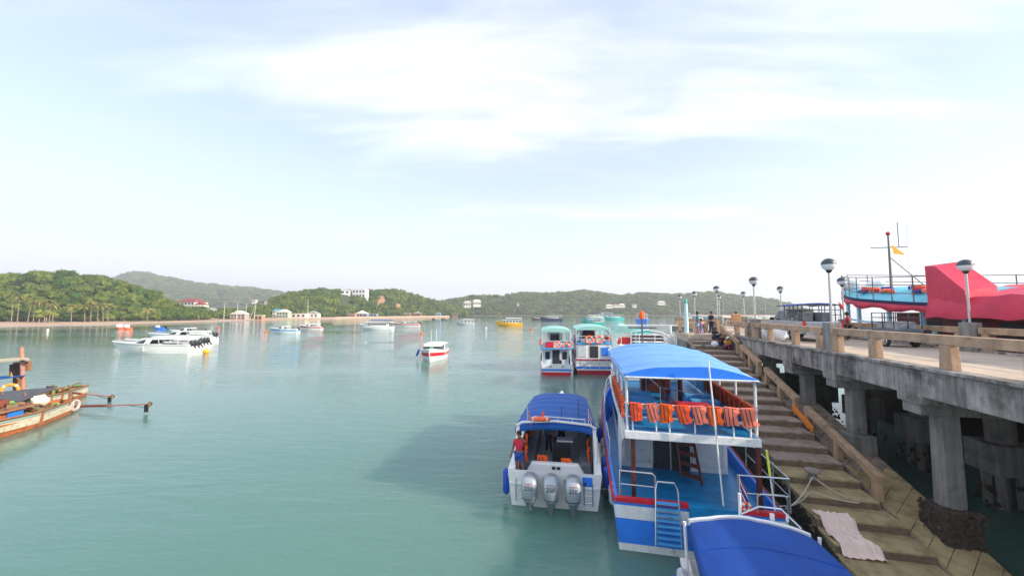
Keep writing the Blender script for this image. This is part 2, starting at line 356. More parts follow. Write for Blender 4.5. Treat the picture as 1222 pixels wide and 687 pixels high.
strip('mud_shore',500,965,40,lambda p:ip([(500,780),(700,860),(965,880)],p)+wob(p)*4,lambda p:ip([(500,900),(700,960),(965,990)],p),-.05,1.6,mat('mangrove_mud','#6b6046',.8))
# pale sea wall along the right part of the shore, and a sand spit behind the pier
sw=MB(); prev=None
for px in range(398,537,3):
    Y=ip(wat2,px)+32; p=Vector((ray2(px)*Y,Y,1.0))
    if prev: sw.bar(prev,p,1.2,2.6)
    prev=p
o=sw.build('sea_wall',mat('sea_wall_concrete','#b8a491',.85,var=.2,scale=.2)); tag(o,'low pale pinkish sea wall running along the far beach','wall')
sp=MB(); 
for i in range(24): pass
strip('sand_spit',835,960,20,lambda p:760+wob(p)*4,lambda p:850,-.05,2.2,sandm)
# ---------------------------------------------------------------- trees
def crown_mesh(name,seed,flat=1.,nb=9,leaf=360,ls=.15):
    rd=random.Random(seed); mb=MB()
    cs=[]
    for i in range(nb):
        a=rd.random()*6.28; r=rd.random()**.5*.62; z=rd.uniform(-.35,.5)*flat
        c=Vector((r*math.cos(a),r*math.sin(a),z*(1-r*.5))); rr=rd.uniform(.3,.5); cs.append((c,rr))
        sd=rd.random()*50
        mb.ball(c,(rr,rr,rr*.8*flat),9,6,lambda q:.78+.42*noise.noise(q*2.4+Vector((sd,0,0))))
    for i in range(leaf):
        c,rr=rd.choice(cs); q=Vector((rd.gauss(0,1),rd.gauss(0,1),rd.gauss(.25,1))).normalized()
        p=c+Vector((q.x*rr,q.y*rr,q.z*rr*.8*flat))*rd.uniform(.85,1.22)
        u=Vector((rd.gauss(0,1),rd.gauss(0,1),rd.gauss(0,.6))).normalized(); w=u.cross(q)
        if w.length<.1: continue
        w.normalize(); s=ls*rd.uniform(.5,1.2); mb.add([p-u*s,p+w*s*.6,p+u*s,p-w*s*.6],[(0,1,2,3)])
    me=bpy.data.meshes.new(name); me.from_pydata(mb.v,[],mb.f); me.materials.append(leafm); me.polygons.foreach_set('use_smooth',[False]*len(mb.f)); me.update(); return me
CR=[crown_mesh('crown',11,1.0),crown_mesh('crown',12,.8,11),crown_mesh('crown',13,1.25,8),crown_mesh('crown',14,.9,12,420),crown_mesh('crown',15,1.5,9,300,.12)]
def trunk_mesh():
    mb=MB(); mb.tube([(0,0,-1.1),(.05,.02,-.4),(.02,0,.1)],[.09,.07,.03],6)
    for a in (0,2.1,4.2): mb.tube([(.04,.02,-.5),(.3*math.cos(a),.3*math.sin(a),-.05)],[.04,.015],5)
    me=bpy.data.meshes.new('trunk'); me.from_pydata(mb.v,[],mb.f); me.materials.append(barkm); me.update(); return me
TRK=trunk_mesh()
def tree(p,sc,k,label,group,sz=1.):
    t=thing('broadleaf_tree',label,'tree',p,random.random()*6.28,group); t.scale=(sc,sc,sc*sz)
    for nm,me,z in (('crown',CR[k],1.0),('trunk',TRK,1.0)):
        o=bpy.data.objects.new(nm,me); COL.objects.link(o); o.parent=t; o.location=(0,0,z)
    return t
kinds=['rounded tree','flat-crowned tree','tall domed tree','wide bushy tree','slender tree']
rd=random.Random(5); cnt=0
for j in range(12):
    t=[0,.05,.12,.2,.29,.38,.48,.58,.69,.8,.91,1.02][j]
    n=25 if j else 28
    for i in range(n):
        px=-14+(258+14)*(i+rd.uniform(-.4,.4)+.5*(j%2))/n
        if cnt>=272: break
        p=h1(px,t+rd.uniform(-.03,.03)); 
        if j==0: p.z=1.6
        k=rd.choice([0,1,2,3,3,4,0]); sc=rd.uniform(3.6,5.4)*(1.0 if px<190 else .85); 
        if j==0: sc*=.75
        tree(p+Vector((0,0,-1.0)),sc,k,f"{kinds[k]} {('on the beach edge','on the lower slope','low on the slope','half way up','on the upper slope','on the ridge')[min(5,j//2)]}, {('at the left photo edge','above the leaning palms','above the yellow-green tree','above the palm row','below the high ridge','on the falling ridge','left of the red-roofed hotel')[max(0,min(6,int((px+14)//37)))]}",'trees of the left headland wood'); cnt+=1
# the yellow-green round bush by the beach
p=h1(79,-.05); p.y-=9; p.z=.8; b=tree(p,6.0,1,'bright yellow-green rounded tree at the back of the left beach',None,.9); b.children[0].data=b.children[0].data.copy()
b.children[0].data.materials.clear(); b.children[0].data.materials.append(mat('yellow_green_leaves',(.20,.24,.035),.8,var=.35,scale=1.5))
# palms
def palm_meshes():
    out=[]
    for s in range(2):
        rr=random.Random(40+s); mb=MB()
        for i in range(17):
            a=i*2.4+rr.uniform(-.2,.2); el=rr.uniform(-.1,1.1); L_=rr.uniform(2.4,3.3); pr=None; wv=Vector((-math.sin(a),math.cos(a),0)); rowa=[];
            for q in range(6):
                s_=q/5; r_=L_*s_*math.cos(el*.6); z=L_*(math.sin(el)*s_-.75*s_*s_); c=Vector((r_*math.cos(a),r_*math.sin(a),z)); w=.42*math.sin(math.pi*min(1,s_*.85+.12))
                rowa.append([c-wv*w-Vector((0,0,w*.55)),c,c+wv*w-Vector((0,0,w*.55))])
            vs=[p for r in rowa for p in r]; mb.add(vs,[(q*3+e,q*3+e+1,q*3+e+4,q*3+e+3) for q in range(5) for e in range(2)])
        me=bpy.data.meshes.new('fronds'); me.from_pydata(mb.v,[],mb.f); me.materials.append(palmm); me.update(); out.append(me)
    return out
PM=palm_meshes()
ORD=['first','second','third','fourth','fifth','sixth','seventh','eighth','ninth','tenth','eleventh','twelfth','thirteenth','fourteenth','fifteenth']
for i,(px,top,lean) in enumerate([(17,352,.5),(24,356,.2),(36,358,1.6),(43,359,.4),(50,361,-.2),(56,362,.3),(62,360,.2),(66,364,-.4),(88,366,.3),(104,366,.4),(111,362,-.1),(119,365,.2),(126,366,.9),(131,364,-.3),(178,370,.2)]):
    p=h1(px,-.04); p.y-=9; p.x*=p.y/(p.y+9); p.z=1.2; hgt=QY(px,top,p.y).z-.6; hgt=max(hgt,6.5)
    t=thing('coconut_palm','coconut palm with pale trunk behind the left beach, '+ORD[i]+' from the left','palm tree',p,rd.random()*6,'palms behind the left beach')
    m1=MB(); m1.tube([(0,0,-1),(lean*.3,0,hgt*.4),(lean,0,hgt)],[.28,.2,.14],6); m1.build('trunk',barkm,t)
    o=bpy.data.objects.new('fronds',PM[i%2]); COL.objects.link(o); o.parent=t; o.location=(lean,0,hgt); o.scale=(1.35,1.35,1.35)
# woods further off: geometry-node scatter of crowns
def scatter(name,pts,scs,kk,label=None):
    me=bpy.data.meshes.new(name); me.from_pydata([tuple(p) for p in pts],[],[])
    at=me.attributes.new('sc','FLOAT','POINT'); at.data.foreach_set('value',scs)
    o=bpy.data.objects.new(name,me); COL.objects.link(o); o['kind']='stuff'
    g=bpy.data.node_groups.new(name,'GeometryNodeTree'); g.interface.new_socket('Geometry',in_out='INPUT',socket_type='NodeSocketGeometry'); g.interface.new_socket('Geometry',in_out='OUTPUT',socket_type='NodeSocketGeometry')
    n=g.nodes; l=g.links; gi=n.new('NodeGroupInput'); go=n.new('NodeGroupOutput'); jn=n.new('GeometryNodeJoinGeometry')
    src=[c for c in bpy.data.objects if c.name.startswith('crown') and c.type=='MESH']
    idx=n.new('GeometryNodeInputIndex')
    for q,k in enumerate(kk):
        so_=next(c for c in src if c.data==CR[k])
        oi=n.new('GeometryNodeObjectInfo'); oi.inputs['Object'].default_value=so_; oi.transform_space='ORIGINAL'
        ip_=n.new('GeometryNodeInstanceOnPoints'); at_=n.new('GeometryNodeInputNamedAttribute'); at_.data_type='FLOAT'; at_.inputs[0].default_value='sc'
        rv=n.new('FunctionNodeRandomValue'); rv.data_type='FLOAT_VECTOR'; rv.inputs['Max'].default_value=(.2,.2,6.28)
        cm=n.new('FunctionNodeCompare'); cm.data_type='INT'; cm.operation='EQUAL'; mo=n.new('ShaderNodeMath'); mo.operation='MODULO'; l.new(idx.outputs[0],mo.inputs[0]); mo.inputs[1].default_value=len(kk)
        cm2=n.new('ShaderNodeMath'); cm2.operation='COMPARE'; l.new(mo.outputs[0],cm2.inputs[0]); cm2.inputs[1].default_value=q; cm2.inputs[2].default_value=.1
        n.remove(cm)
        l.new(gi.outputs[0],ip_.inputs['Points']); l.new(cm2.outputs[0],ip_.inputs['Selection']); l.new(oi.outputs['Geometry'],ip_.inputs['Instance'])
        l.new(rv.outputs[0],ip_.inputs['Rotation']); l.new(at_.outputs[0],ip_.inputs['Scale']); l.new(ip_.outputs[0],jn.inputs[0])
    l.new(jn.outputs[0],go.inputs[0]); md=o.modifiers.new('scatter','NODES'); md.node_group=g; 
    if label: o['label']=label
    return o
def wood_pts(at,x0,x1,nx,nt,s0,s1,t0=-.03,t1=1.12,skip=None):
    ps=[];ss=[]
    for j in range(nt):
        for i in range(nx):
            px=x0+(x1-x0)*(i+rd.random())/nx; t=t0+(t1-t0)*(j+rd.random())/nt
            if skip and skip(px,t): continue
            p=at(px,t); s_=rd.uniform(s0,s1)
            if p.z<1.0: continue
            ps.append(p+Vector((0,0,s_*.45))); ss.append(s_)
    return ps,ss
a,b=wood_pts(h15,222,368,34,9,3.0,5.,t0=.1,skip=lambda px,t: rd.random()<.25)
scatter('wood_behind_beach',a,b,[0,1,3])
def gap2(px,t):   # cleared ground by the white villa and the red-earth landslip
    return (404<px<422 and .18<t<.74) or (422<=px<438 and .5<t<.74) or (449<px<462 and .2<t<.62 and rd.random()<.85) or (472<px<480 and .1<t<.3)
a,b=wood_pts(h2,292,556,70,17,4.,6.4,skip=gap2); scatter('point_wood',a,b,[0,1,2,3,4])
a,b=wood_pts(h3,500,958,125,15,6,11); scatter('far_shore_wood',a,b,[0,1,3])
a,b=wood_pts(h4,95,395,80,14,10,18,t0=.15); scatter('mountain_wood',a,b,[1,3])
# red earth slips on the point
for px,t0,t1,w in ((455,.22,.6,13),(476,.12,.3,9)):
    rows=[]
    for i in range(7):
        t=t0+(t1-t0)*i/6; rows.append([h2(px+(j-2)*w/5*(1.1-abs(i/6-.4)),t)+Vector((0,0,1.2+.4*noise.noise(Vector((i,j,px))))) for j in range(5)])
    mb=MB(); mb.sheet(rows,.6,False); struct(mb.build('red_earth_slip',mat('red_earth','#a67c5e',.9,var=.2,scale=.2)))
# ---------------------------------------------------------------- buildings on the far shore
def house(label,px,base,Y,w,d,h,roof='hip',wall=cream,rm=greyr,fl=1,rz=0.,nw=3,name='house',cat='house',z=None):
    c=QY(px,base,Y) if z is None else Vector((QY(px,base,Y).x,Y,z)); t=thing(name,label,cat,c,rz)
    mb=MB(); mb.box((0,0,h/2-1),(w,d,h+2)); mb.build('wall',wall,t)
    if roof=='hip':
        m=MB(); e=.5; m.add([(-w/2-e,-d/2-e,h),(w/2+e,-d/2-e,h),(w/2+e,d/2+e,h),(-w/2-e,d/2+e,h),(-w/4,0,h+d*.28),(w/4,0,h+d*.28)],[(0,1,5,4),(1,2,5),(2,3,4,5),(3,0,4),(3,2,1,0)]); m.build('roof',rm,t)
    elif roof=='gable':
        m=MB(); e=.5; m.prism([(-w/2-e,h),(w/2+e,h),(0,h+w*.25)],-d/2-e,d/2+e,'Y'); m.build('roof',rm,t)
    else:
        m=MB(); m.box((0,0,h+.2),(w+.8,d+.8,.4)); m.build('roof',rm,t)
    for f in range(fl):
        fh=h/fl
        for i in range(nw):
            x=-w/2+w*(i+.5)/nw; m=MB(); m.box((x,-d/2-.02,fh*(f+.5)),(w/nw*.55,.12,fh*.5)); m.build('window',glass,t)
    return t
villa=white
t=house('white terraced villa, left block of the pair high on the wooded point',410,360,560,19,11,17,'flat',villa,villa,3,R(8),3,'villa','villa')
t=house('white stepped villa, right block of the pair high on the wooded point',430,360,563,20,11,18,'flat',villa,villa,3,R(-6),4,'villa','villa')
m=MB(); m.box((4,-2,18),(8,6,4)); m.build('roof_terrace',villa,t); m=MB(); m.add([(8,-5,-1),(14,-5,-1),(8,-5,14),(8,5,-1),(14,5,-1),(8,5,14)],[(0,1,2),(5,4,3),(1,4,5,2),(0,3,4,1)]); m.build('side_wing',villa,t)
house('grey retaining wall building on the slope under the white villas',414,371,520,14,6,8,'flat',mat('grey_block','#8c8a84',.9),greyr,1,0,5,'retaining_building','building')
house('pale pink building with open front at the foot of the point',413,377,500,14,8,5,'flat',mat('pink_wall','#cfa78b',.85),greyr,1,0,3)
house('large red-roofed hotel between the headland and the mountain',228,368,430,27,16,7,'hip',cream,rooft,2,R(-10),6,'hotel','hotel')
house('white annex with a red roof beside the red-roofed hotel',240,370,415,10,8,6,'gable',cream,rooft,1,R(10),3)
house('long grey-roofed shed behind the anchored masts',252,378,380,16,8,5,'gable',mat('dull_wall','#a99f92',.9),greyr,1,0,4,'shed','shed')
house('white bungalow left of the masts on the beach',234,381,350,9,6,3,'hip',cream,cream,1,0,3)
house('white hut with low roof on the beach below the hotel',248,382,345,7,5,2.4,'flat',cream,greyr,1,0,2,'hut','hut')
house('open pink and white beach house behind the middle masts',286,381,360,14,6,5,'gable',mat('pinkish','#b9a59b',.85),cream,2,0,4)
house('small white hut with terracotta wall on the beach',310,382,360,7,5,4.4,'flat',mat('terracotta_wall','#b08a72',.85),cream,1,0,2,'hut','hut')
house('cream house with blue roof tank among trees on the shore',339,379,410,12,7,6,'gable',mat('pale_green_wall','#a9b6a2',.85),cream,2,0,4)
house('small blue-roofed white house at the left shore edge of the point',331,378,420,7,6,7,'hip',cream,mat('bright_blue_roof','#3aa6d8',.6),2,0,2)
house('grey apartment block in the trees left of the blue-roofed house',314,369,460,6,6,10,'flat',mat('grey_block','#8c8a84',.9),greyr,3,0,2,'apartment_block','building')
house('tiny white house high on the slope of the mountain',304,361,600,6,5,4,'flat',cream,cream,1)
for i,(px,w,c,lb) in enumerate([(358,16,cream,'long low white boathouse on the sea wall'),(374,13,cream,'white shed with open bays on the sea wall'),(420,9,mat('terracotta_wall','#c98f73',.85),'tan hut among trees behind the beach'),(432,15,mat('slate_wall','#8795a0',.85),'grey workshop with wide roof behind the beach'),(445,12,mat('slate_wall','#8795a0',.85),'blue-grey workshop below the landslip'),(498,12,mat('brown_wall','#8f6a55',.85),'brown beach house right of the landslip'),(486,9,mat('brown_wall','#8f6a55',.85),'small brown hut right of the landslip'),(523,8,mat('sky_wall','#69a5c9',.85),'light blue hut near the tip of the point'),(543,9,mat('brown_wall','#8f6a55',.85),'brown house at the tip of the sea wall')]):
    Y=ip(wat2,px)+52; house(lb,px,379.5,Y,w,7,4.5,'gable' if i%2 else 'flat',c,greyr if i%3 else cream,1,0,3,'beach_building','building',z=1.5)
house('white villa among tall trees on the ridge over the point, left wing',558,366,800,15,10,10,'hip',cream,cream,1,0,4,'villa','villa')
house('white villa among tall trees on the ridge over the point, right wing',569,365,800,16,10,11,'hip',cream,cream,1,R(10),4,'villa','villa')
for px,b,w,lb in [(727,367,20,'white gabled house, leftmost of the row in the far wood'),(735,366,18,'white house with brown roof, middle of the row in the far wood'),(742,366,18,'white gabled house, rightmost of the row in the far wood'),(789,363,22,'low white house alone on the far wooded shore'),(757,366,12,'small cream house between the far house row and the low white house'),(618,364,5,'tiny white tower in the far wood')]:
    house(lb,px,b,930,w*.8,9,5.5,'hip' if w>12 else 'flat',cream,cream if px!=735 else rooft,1,0,4)
# tall loose trees standing out on the ridge
for px,top,Y,sc in [(553,351,790,6),(563,348,800,8),(571,349,805,7),(585,349,900,8),(592,348,900,8),(608,350,900,7)]:
    p=QY(px,top+5,Y); t=tree(p-Vector((0,0,sc*1.5)),sc,1,'tall tree rising over the ridge by the white hilltop villa, '+ORD[[553,563,571,585,592,608].index(px)]+' from the left','tall trees on the ridge by the villa',1.2)
# masts of beached sailing boats, as poles standing on the beach
for px,top,lean,lb in [(267,362,.3,'thick pale mast, leftmost of the four poles over the beach'),(282,360,.9,'slim mast leaning right behind the pink beach house'),(293,361,.2,'upright slim mast right of the pink beach house'),(303,361,1.4,'leaning pair of spars at the right end of the beach masts'),(367,357,.0,'thin pale pole standing in front of the wooded point')]:
    p=QY(px,381,355); p.z=.8; h_=QY(px,top,355).z
    m=MB(p); m.tube([p,(p.x+lean,p.y,h_)],[.28,.16],6)
    if px==303: m.tube([p+Vector((-4,0,0)),(p.x+lean,p.y,h_)],[.2,.12],6)
    o=m.build('mast',mat('pale_spar','#cfc8b8',.7)); tag(o,lb,'mast')

# ================================================================ THE PIER
DZ=5.54
def slz(u): return .28+.27*(u-12.92)
pier=thing('concrete_pier','long stained concrete pier on square pillars at the right of the photo','pier',P(12,9.25,0),-TH)
# local frame of the pier: x = v-9.25, y = u-12
def PV(u,v,z): return Vector((v-9.25,u-12,z))
bays=[(5.4+4.23*k,5.4+4.23*(k+1)) for k in range(13)]     # expansion joints
UP=[1.85,6.0,10.15,14.25,18.4,22.05,26.2,30.4,34.6,38.8,43.0,47.2,51.4,55.6]   # pillar rows
ue=[a for a in UP]
for a,b in zip(ue,ue[1:]):
    m=MB(); m.box(PV((a+b)/2,12.5,DZ-.16),(6.3,b-a-.02,.32)); m.build('deck_slab',deckm,pier,.01)
    m=MB(); m.box(PV((a+b)/2,9.33,DZ-.42),(.30,b-a-.03,.80)); m.build('edge_beam',concrete,pier,.02)
    m=MB(); m.box(PV((a+b)/2,15.72,DZ-.42),(.30,b-a-.03,.80)); m.build('edge_beam',concrete,pier,.02)
    m=MB(); m.box(PV((a+b)/2,9.30,DZ+.035),(.50,b-a-.02,.10)); m.build('kerb',concrete,pier,.02)
    m=MB(); m.box(PV((a+b)/2,15.72,DZ+.035),(.40,b-a-.02,.10)); m.build('kerb',concrete,pier,.02)
    for v in (11.2,13.6):
        m=MB(); m.box(PV((a+b)/2,v,DZ-.62),(.35,b-a-.1,.6)); m.build('girder',concrete,pier)
for i,u in enumerate(UP[1:-1]):
    m=MB(); m.box(PV(u,9.45,DZ-.62),(.6,.95,.9)); m.build('beam_end',concrete,pier,.02)
    m=MB(); m.box(PV(u,12.5,DZ-1.05),(6.6,.7,.65)); m.build('crosshead',pillarm,pier,.02)
    for v in (10.0,14.6):
        big=v<12
        ct=1.35 if (big and u<15) else 2.35; cw=.88 if big else 1.35
        m=MB()
        if big: m.box(PV(u,v,(ct+DZ-1.3)/2),(.50,.50,DZ-1.3-ct),tx=.92,ty=.92)
        else: m.tube([PV(u,v,ct),PV(u,v,DZ-1.3)],.40,20)
        m.build('pillar',pillarm,pier,.03 if big else 0)
        m=MB(); m.box(PV(u,v,ct-.55),(cw,cw,1.1)); m.build('pile_cap',barn if (ct<2 and u>10) else pillarm,pier,.04)
        m=MB(); 
        rr=random.Random(int(u*7+v))
        top=ct-.02 if ct<2 else .95
        for q in range(700 if ct<2 and u>10 else 45):
            s_=rr.choice([0,1,2,3]); a=rr.uniform(-.5,.5)*cw; z=rr.uniform(-.1,top); hc=cw/2
            x,y=((a,-hc),(a,hc),(-hc,a),(hc,a))[s_]; r0=rr.uniform(.03,.09) if ct<2 else rr.uniform(.04,.10)
            m.ball(PV(u,v,z)+Vector((x,y,0)),(r0*rr.uniform(.6,1.2),r0*rr.uniform(.6,1.2),r0),5,4)
        if ct<2 and u>10:
            for q in range(320): m.ball(PV(u,v,ct)+Vector((rr.uniform(-.48,.48),rr.uniform(-.48,.48),rr.uniform(0,.12))),rr.uniform(.04,.1),5,4)
        m.build('barnacles',barn,pier,kind='stuff')
        for dx in (-.42,.42):
            for dy in (-.42,.42): pass
        m=MB(); [m.tube([PV(u,v,-2)+Vector((dx,dy,0)),PV(u,v,ct-1.05)+Vector((dx,dy,0))],.17,8) for dx in (-.28,.28) for dy in (-.28,.28)]; m.build('piles',pillarm,pier)
# end wall of the landing and its balustrade
PW=.24
def rail_posts(t,o,us,v,z0f,hgt,rails,rt=.27,wp=.42):
    """posts along u at v, rails = list of (u0,u1)"""
    for u in us:
        z0=z0f(u); m=MB(); m.box((v-o.x,u-o.y,z0+(hgt-rt)/2),(.22,wp,hgt-rt),tx=1,ty=.8); m.build('post',tan,t,.015)
    for a,b in rails:
        m=MB(); m.bar((v-o.x,a-o.y,z0f(a)+hgt-rt/2),(v-o.x,b-o.y,z0f(b)+hgt-rt/2),.24,rt); m.build('rail',tan,t,.02)
flat=lambda u: DZ+.085
lampu=[10.2,18.7,27.2,35.7,44.2,52.7]
names=['nearest stretch','second stretch','third stretch','fourth stretch','fifth stretch']
def stretch(a,b,v,label,posts):
    t=thing('pier_railing',label,'railing',P(a,v,0),-TH,'concrete railings of the pier')
    rail_posts(t,Vector((a,v,0)).yxz if False else Vector((v,a,0)),posts,v,flat,.95,[(a+.32,b-.32)])
for side,v in (('stair side',9.38),('ship side',15.62)):
    for k,(a,b) in enumerate(zip([q+(1.75 if v>12 else 0) for q in lampu],[q+(1.75 if v>12 else 0) for q in lampu[1:]])):
        if side=='stair side' and k==2:
            stretch(a,31.6+.32,v,'short tan concrete railing ending at the top of the stairs',[a+.7,a+2.6]); stretch(34.3-.32,b,v,'tan concrete railing just past the stair landing, stair side',[34.4,b-.6]); continue
        stretch(a,b,v,f'tan concrete railing on the {side} of the pier, {names[k]} between lamp posts',[a+.65,a+2.85,b-2.75,b-.6])
def lamp(u,v,label,hh=3.45):
    t=thing('street_lamp',label,'street lamp',P(u,v,DZ),-TH,'globe lamps along the pier')
    m=MB(); m.box((0,0,.62),(.5,.55,1.24),tx=.92,ty=.92); m.build('pedestal',pillarm,t,.02)
    m=MB(); m.tube([(0,0,1.2),(0,0,hh-.1)],.045,10); m.build('pole',chrome2,t)
    m=MB(); m.lathe([(.02,hh-.12),(.07,hh-.08),(.12,hh+.02),(.09,hh+.05)],n=14); m.build('holder',blackm,t)
    prof=[(.26*math.sin(a),hh+.26-.26*math.cos(a)) for a in [x*math.pi/16 for x in range(1,9)]]
    m=MB(); m.lathe(prof,n=20); m.build('globe',mat('milky_globe','#d9dde0',.3,var=.03),t)
    prof=[(.27*math.sin(a),hh+.26-.27*math.cos(a)) for a in [x*math.pi/16 for x in range(8,16)]]
    m=MB(); m.lathe(prof,n=20); m.build('cap',mat('dark_globe_cap','#3f4a52',.4,var=.1),t)
for k,u in enumerate(lampu[1:]):
    o_=['nearest','second nearest','middle','second farthest','farthest'][k]
    lamp(u,9.5+.12*k,f'two-tone globe lamp on the stair side of the pier, {o_} in its row')
    lamp(u+1.75,15.5-.1*k,f'two-tone globe lamp on the ship side of the pier, {o_} in its row')
# ================================================================ THE STAIRS
st=thing('landing_stairs','wide concrete stairway sloping from the pier down into the water beside the blue ferry','stairs',P(12,6.5,0),-TH)
def SV(u,v,z): return Vector((v-6.5,u-12,z))
tr=.95; k=0; u=11.4
while u<31.2:
    z=slz(u)+.12; moss=u<16.4
    v1=8.95 if u<15 else 8.82
    m=MB()
    rr=random.Random(k); e=rr.uniform(-.03,.03)
    m.box(SV(u+.70,(6.5+v1)/2,z-.15),(v1-6.5+e*.5,1.4,.30),rz=rr.uniform(-.006,.006)); m.build('step',mossm if moss else stepm,st,.025)
    m=MB(); m.box(SV(u-.006,(6.5+v1)/2,z-.165),(v1-6.54+e*.5,.02,.21)); m.build('riser',mat('dark_riser','#7d6b59',.9,var=.35,scale=4,bump=.8,bs=14),st)  # thin darker face on each step so the edges show
    u+=tr; k+=1
m=MB(); m.prism([(-.9,-1.0),(20.4,-1.0),(20.4,slz(32.4)-.3),(19.6,slz(31.6)-.15),(-.6,slz(11.4)-.16)],0.02,2.32,'X'); m.build('side_wall',mat('oyster_wall','#5b5348',.92,var=.4,scale=3,bump=1.2,bs=12,dirt=('#1f1b16',.45,.6,2.)),st)
m=MB(); m.prism([(-1.4,-1.2),(11,-1.2),(11,slz(23)-.05),(-1.4,slz(10.6)-.05)],2.46,3.92,'X'); m.build('ramp',stepm,st)
m=MB(); m.prism([(11,-1.2),(19.6,-1.2),(19.6,slz(31.6)-.05),(11,slz(23)-.05)],2.46,2.72,'X'); m.build('ramp',stepm,st)
m=MB(); m.box((1.37,22.05,DZ-.3),(2.74,5,.6)); m.build('landing_slab',deckm,st,.02)
m=MB(); m.box((1.37,22.1,2.2),(2.6,4.6,6.2)); m.build('landing_base',concrete,st)
rr=random.Random(3); m=MB()
for q in range(700):
    uu=rr.uniform(11.4,19); z=rr.uniform(-.1,min(.9,slz(uu)-.15)); m.ball(SV(uu,6.5,z),(rr.uniform(.02,.06),rr.uniform(.04,.1),rr.uniform(.03,.09)),5,4)
m.build('oysters',barn,st,kind='stuff')
# diagonal pavers of the sloping strip: square blocks laid at 45 degrees, clipped to the strip
def clip(poly,ax,val,keep):
    out=[]
    for i in range(len(poly)):
        a=poly[i];b=poly[(i+1)%len(poly)]; ia=(a[ax]-val)*keep>=0; ib=(b[ax]-val)*keep>=0
        if ia: out.append(a)
        if ia!=ib: s_=(val-a[ax])/(b[ax]-a[ax]); out.append((a[0]+(b[0]-a[0])*s_,a[1]+(b[1]-a[1])*s_))
    return out
sq=.42; cs=math.sqrt(.5)
for i in range(-12,42):
    for j in range(-20,36):
        cu=11+ (i+j)*sq*cs; cv=9.0+(i-j)*sq*cs
        if not(9<cu<32 and 8.3<cv<10.8): continue
        h_=sq/2-.008; e=random.Random(i*77+j)
        po=[(cu+(a+b)*cs*h_,cv+(a-b)*cs*h_) for a,b in ((-1,-1),(1,-1),(1,1),(-1,1))]
        for ax,val,kp in ((1,8.98,1),(1,10.40 if cu<22.6 else 9.20,-1),(0,10.7,1),(0,31.4,-1)):
            po=clip(po,ax,val,kp)
            if len(po)<3: break
        if len(po)<3: continue
        ar=abs(sum(po[q][0]*po[(q+1)%len(po)][1]-po[(q+1)%len(po)][0]*po[q][1] for q in range(len(po))))/2
        if ar<.02: continue
        dz=e.uniform(-.012,.012); n_=len(po)
        vs=[SV(a,b,slz(a)-.045) for a,b in po]+[SV(a,b,slz(a)+.012+dz) for a,b in po]
        m=MB(); m.add(vs,[tuple(range(n_)),tuple(n_+q for q in range(n_))[::-1]]+[((q+1)%n_,q,n_+q,n_+(q+1)%n_) for q in range(n_)])
        m.build('paver',mossm if cu<17.2 else stepm,st)
# stair railings
for a,b,lb in [(15.4,19.9,'lowest sloping concrete railing of the stairs'),(20.7,24.1,'second lowest sloping concrete railing of the stairs, orange plank beside it'),(24.9,27.7,'third sloping concrete railing up the stairs'),(28.3,31.9,'topmost sloping concrete railing beside the landing')]:
    t=thing('stair_railing',lb,'railing',P(a,8.95,0),-TH,'concrete railings of the stairs')
    rail_posts(t,Vector((8.95,a,0)),[a+.15,(a+b)/2,b-.15],8.95,lambda u:slz(u)-.05,.92,[(a-.02,b+.02)],.27,.28)
m=MB(P(18.2,8.78,2.2)); m.bar(P(19.0,8.74,slz(19.0)+.30),P(20.75,8.78,slz(20.75)+.36),.06,.24)
tag(m.build('plank',mat('orange_board','#f08a2c',.5,var=.15,scale=4)),'bright orange board lying against the stair railing','plank')
# balustrade at the end of the landing
t=thing('landing_balustrade','concrete balustrade with many posts closing the end of the landing','railing',P(34.6,6.5,DZ),-TH)
m=MB(); m.box((1.3,0,.83),(2.9,.22,.2)); m.build('rail',tan,t,.02)
m=MB(); m.box((1.3,0,.06),(2.9,.3,.16)); m.build('base',concrete,t,.02)
for i in range(6): m=MB(); m.box((0+i*.52,0,.43),(.22 if i in (0,5) else .18,.2,.62)); m.build('post',tan,t,.01)
# bollards on the steps
def bollard(u,v,label):
    t=thing('bollard',label,'bollard',P(u,v,slz(u)+.13),-TH); t.scale=(.82,.82,.82)
    m=MB(); m.lathe([(.20,0),(.17,.1),(.15,.2),(.16,.26)],n=14); m.build('stem',pillarm,t)
    m=MB(); m.lathe([(.16,.26),(.27,.29),(.30,.36),(.27,.42),(.1,.46)],n=16); m.build('head',mat('weathered_cap','#9b8f86',.8,var=.2),t)
bollard(16.05,7.3,'squat mushroom bollard with rope on the lower stairs'); bollard(29.4,7.0,'squat mushroom bollard near the top of the stairs')
# pale sheet spread over two steps
rows=[]
for i in range(43):
    uu=13.05+1.55*i/42; row=[]
    for j in range(31):
        w_=1.02-.12*math.sin(i/42*3.1)+.12*max(0,.5-i/42); vv=6.60+w_*j/30+.10*(i/42)*0+.05*math.sin(i*.27)
        zz_=slz(uu)+.12
        kz=math.floor((uu-11.4)/tr); zz_=slz(11.4+kz*tr)+.12
        f_=((uu-11.4)/tr)%1
        if f_>.86: zz_+=(f_-.86)/.14*.2565
        row.append(P(uu,vv,zz_+.03+.15*(1-abs(noise.noise(Vector((vv*5.5+uu*2.2,uu*1.7,0))))*2.6)**2*.5+.05*abs(noise.noise(Vector((vv*9,uu*4,3))))))
    rows.append(row)
m=MB(P(13.2,6.7,.5)); m.sheet(rows,.02); o=m.build('sheet',mat('pale_pink_cloth','#f6dccf',.85,var=.05,bump=.3,bs=8)); tag(o,'crumpled pale pink sheet spread over the lowest steps','cloth')
o.modifiers.new('s','SUBSURF').render_levels=1
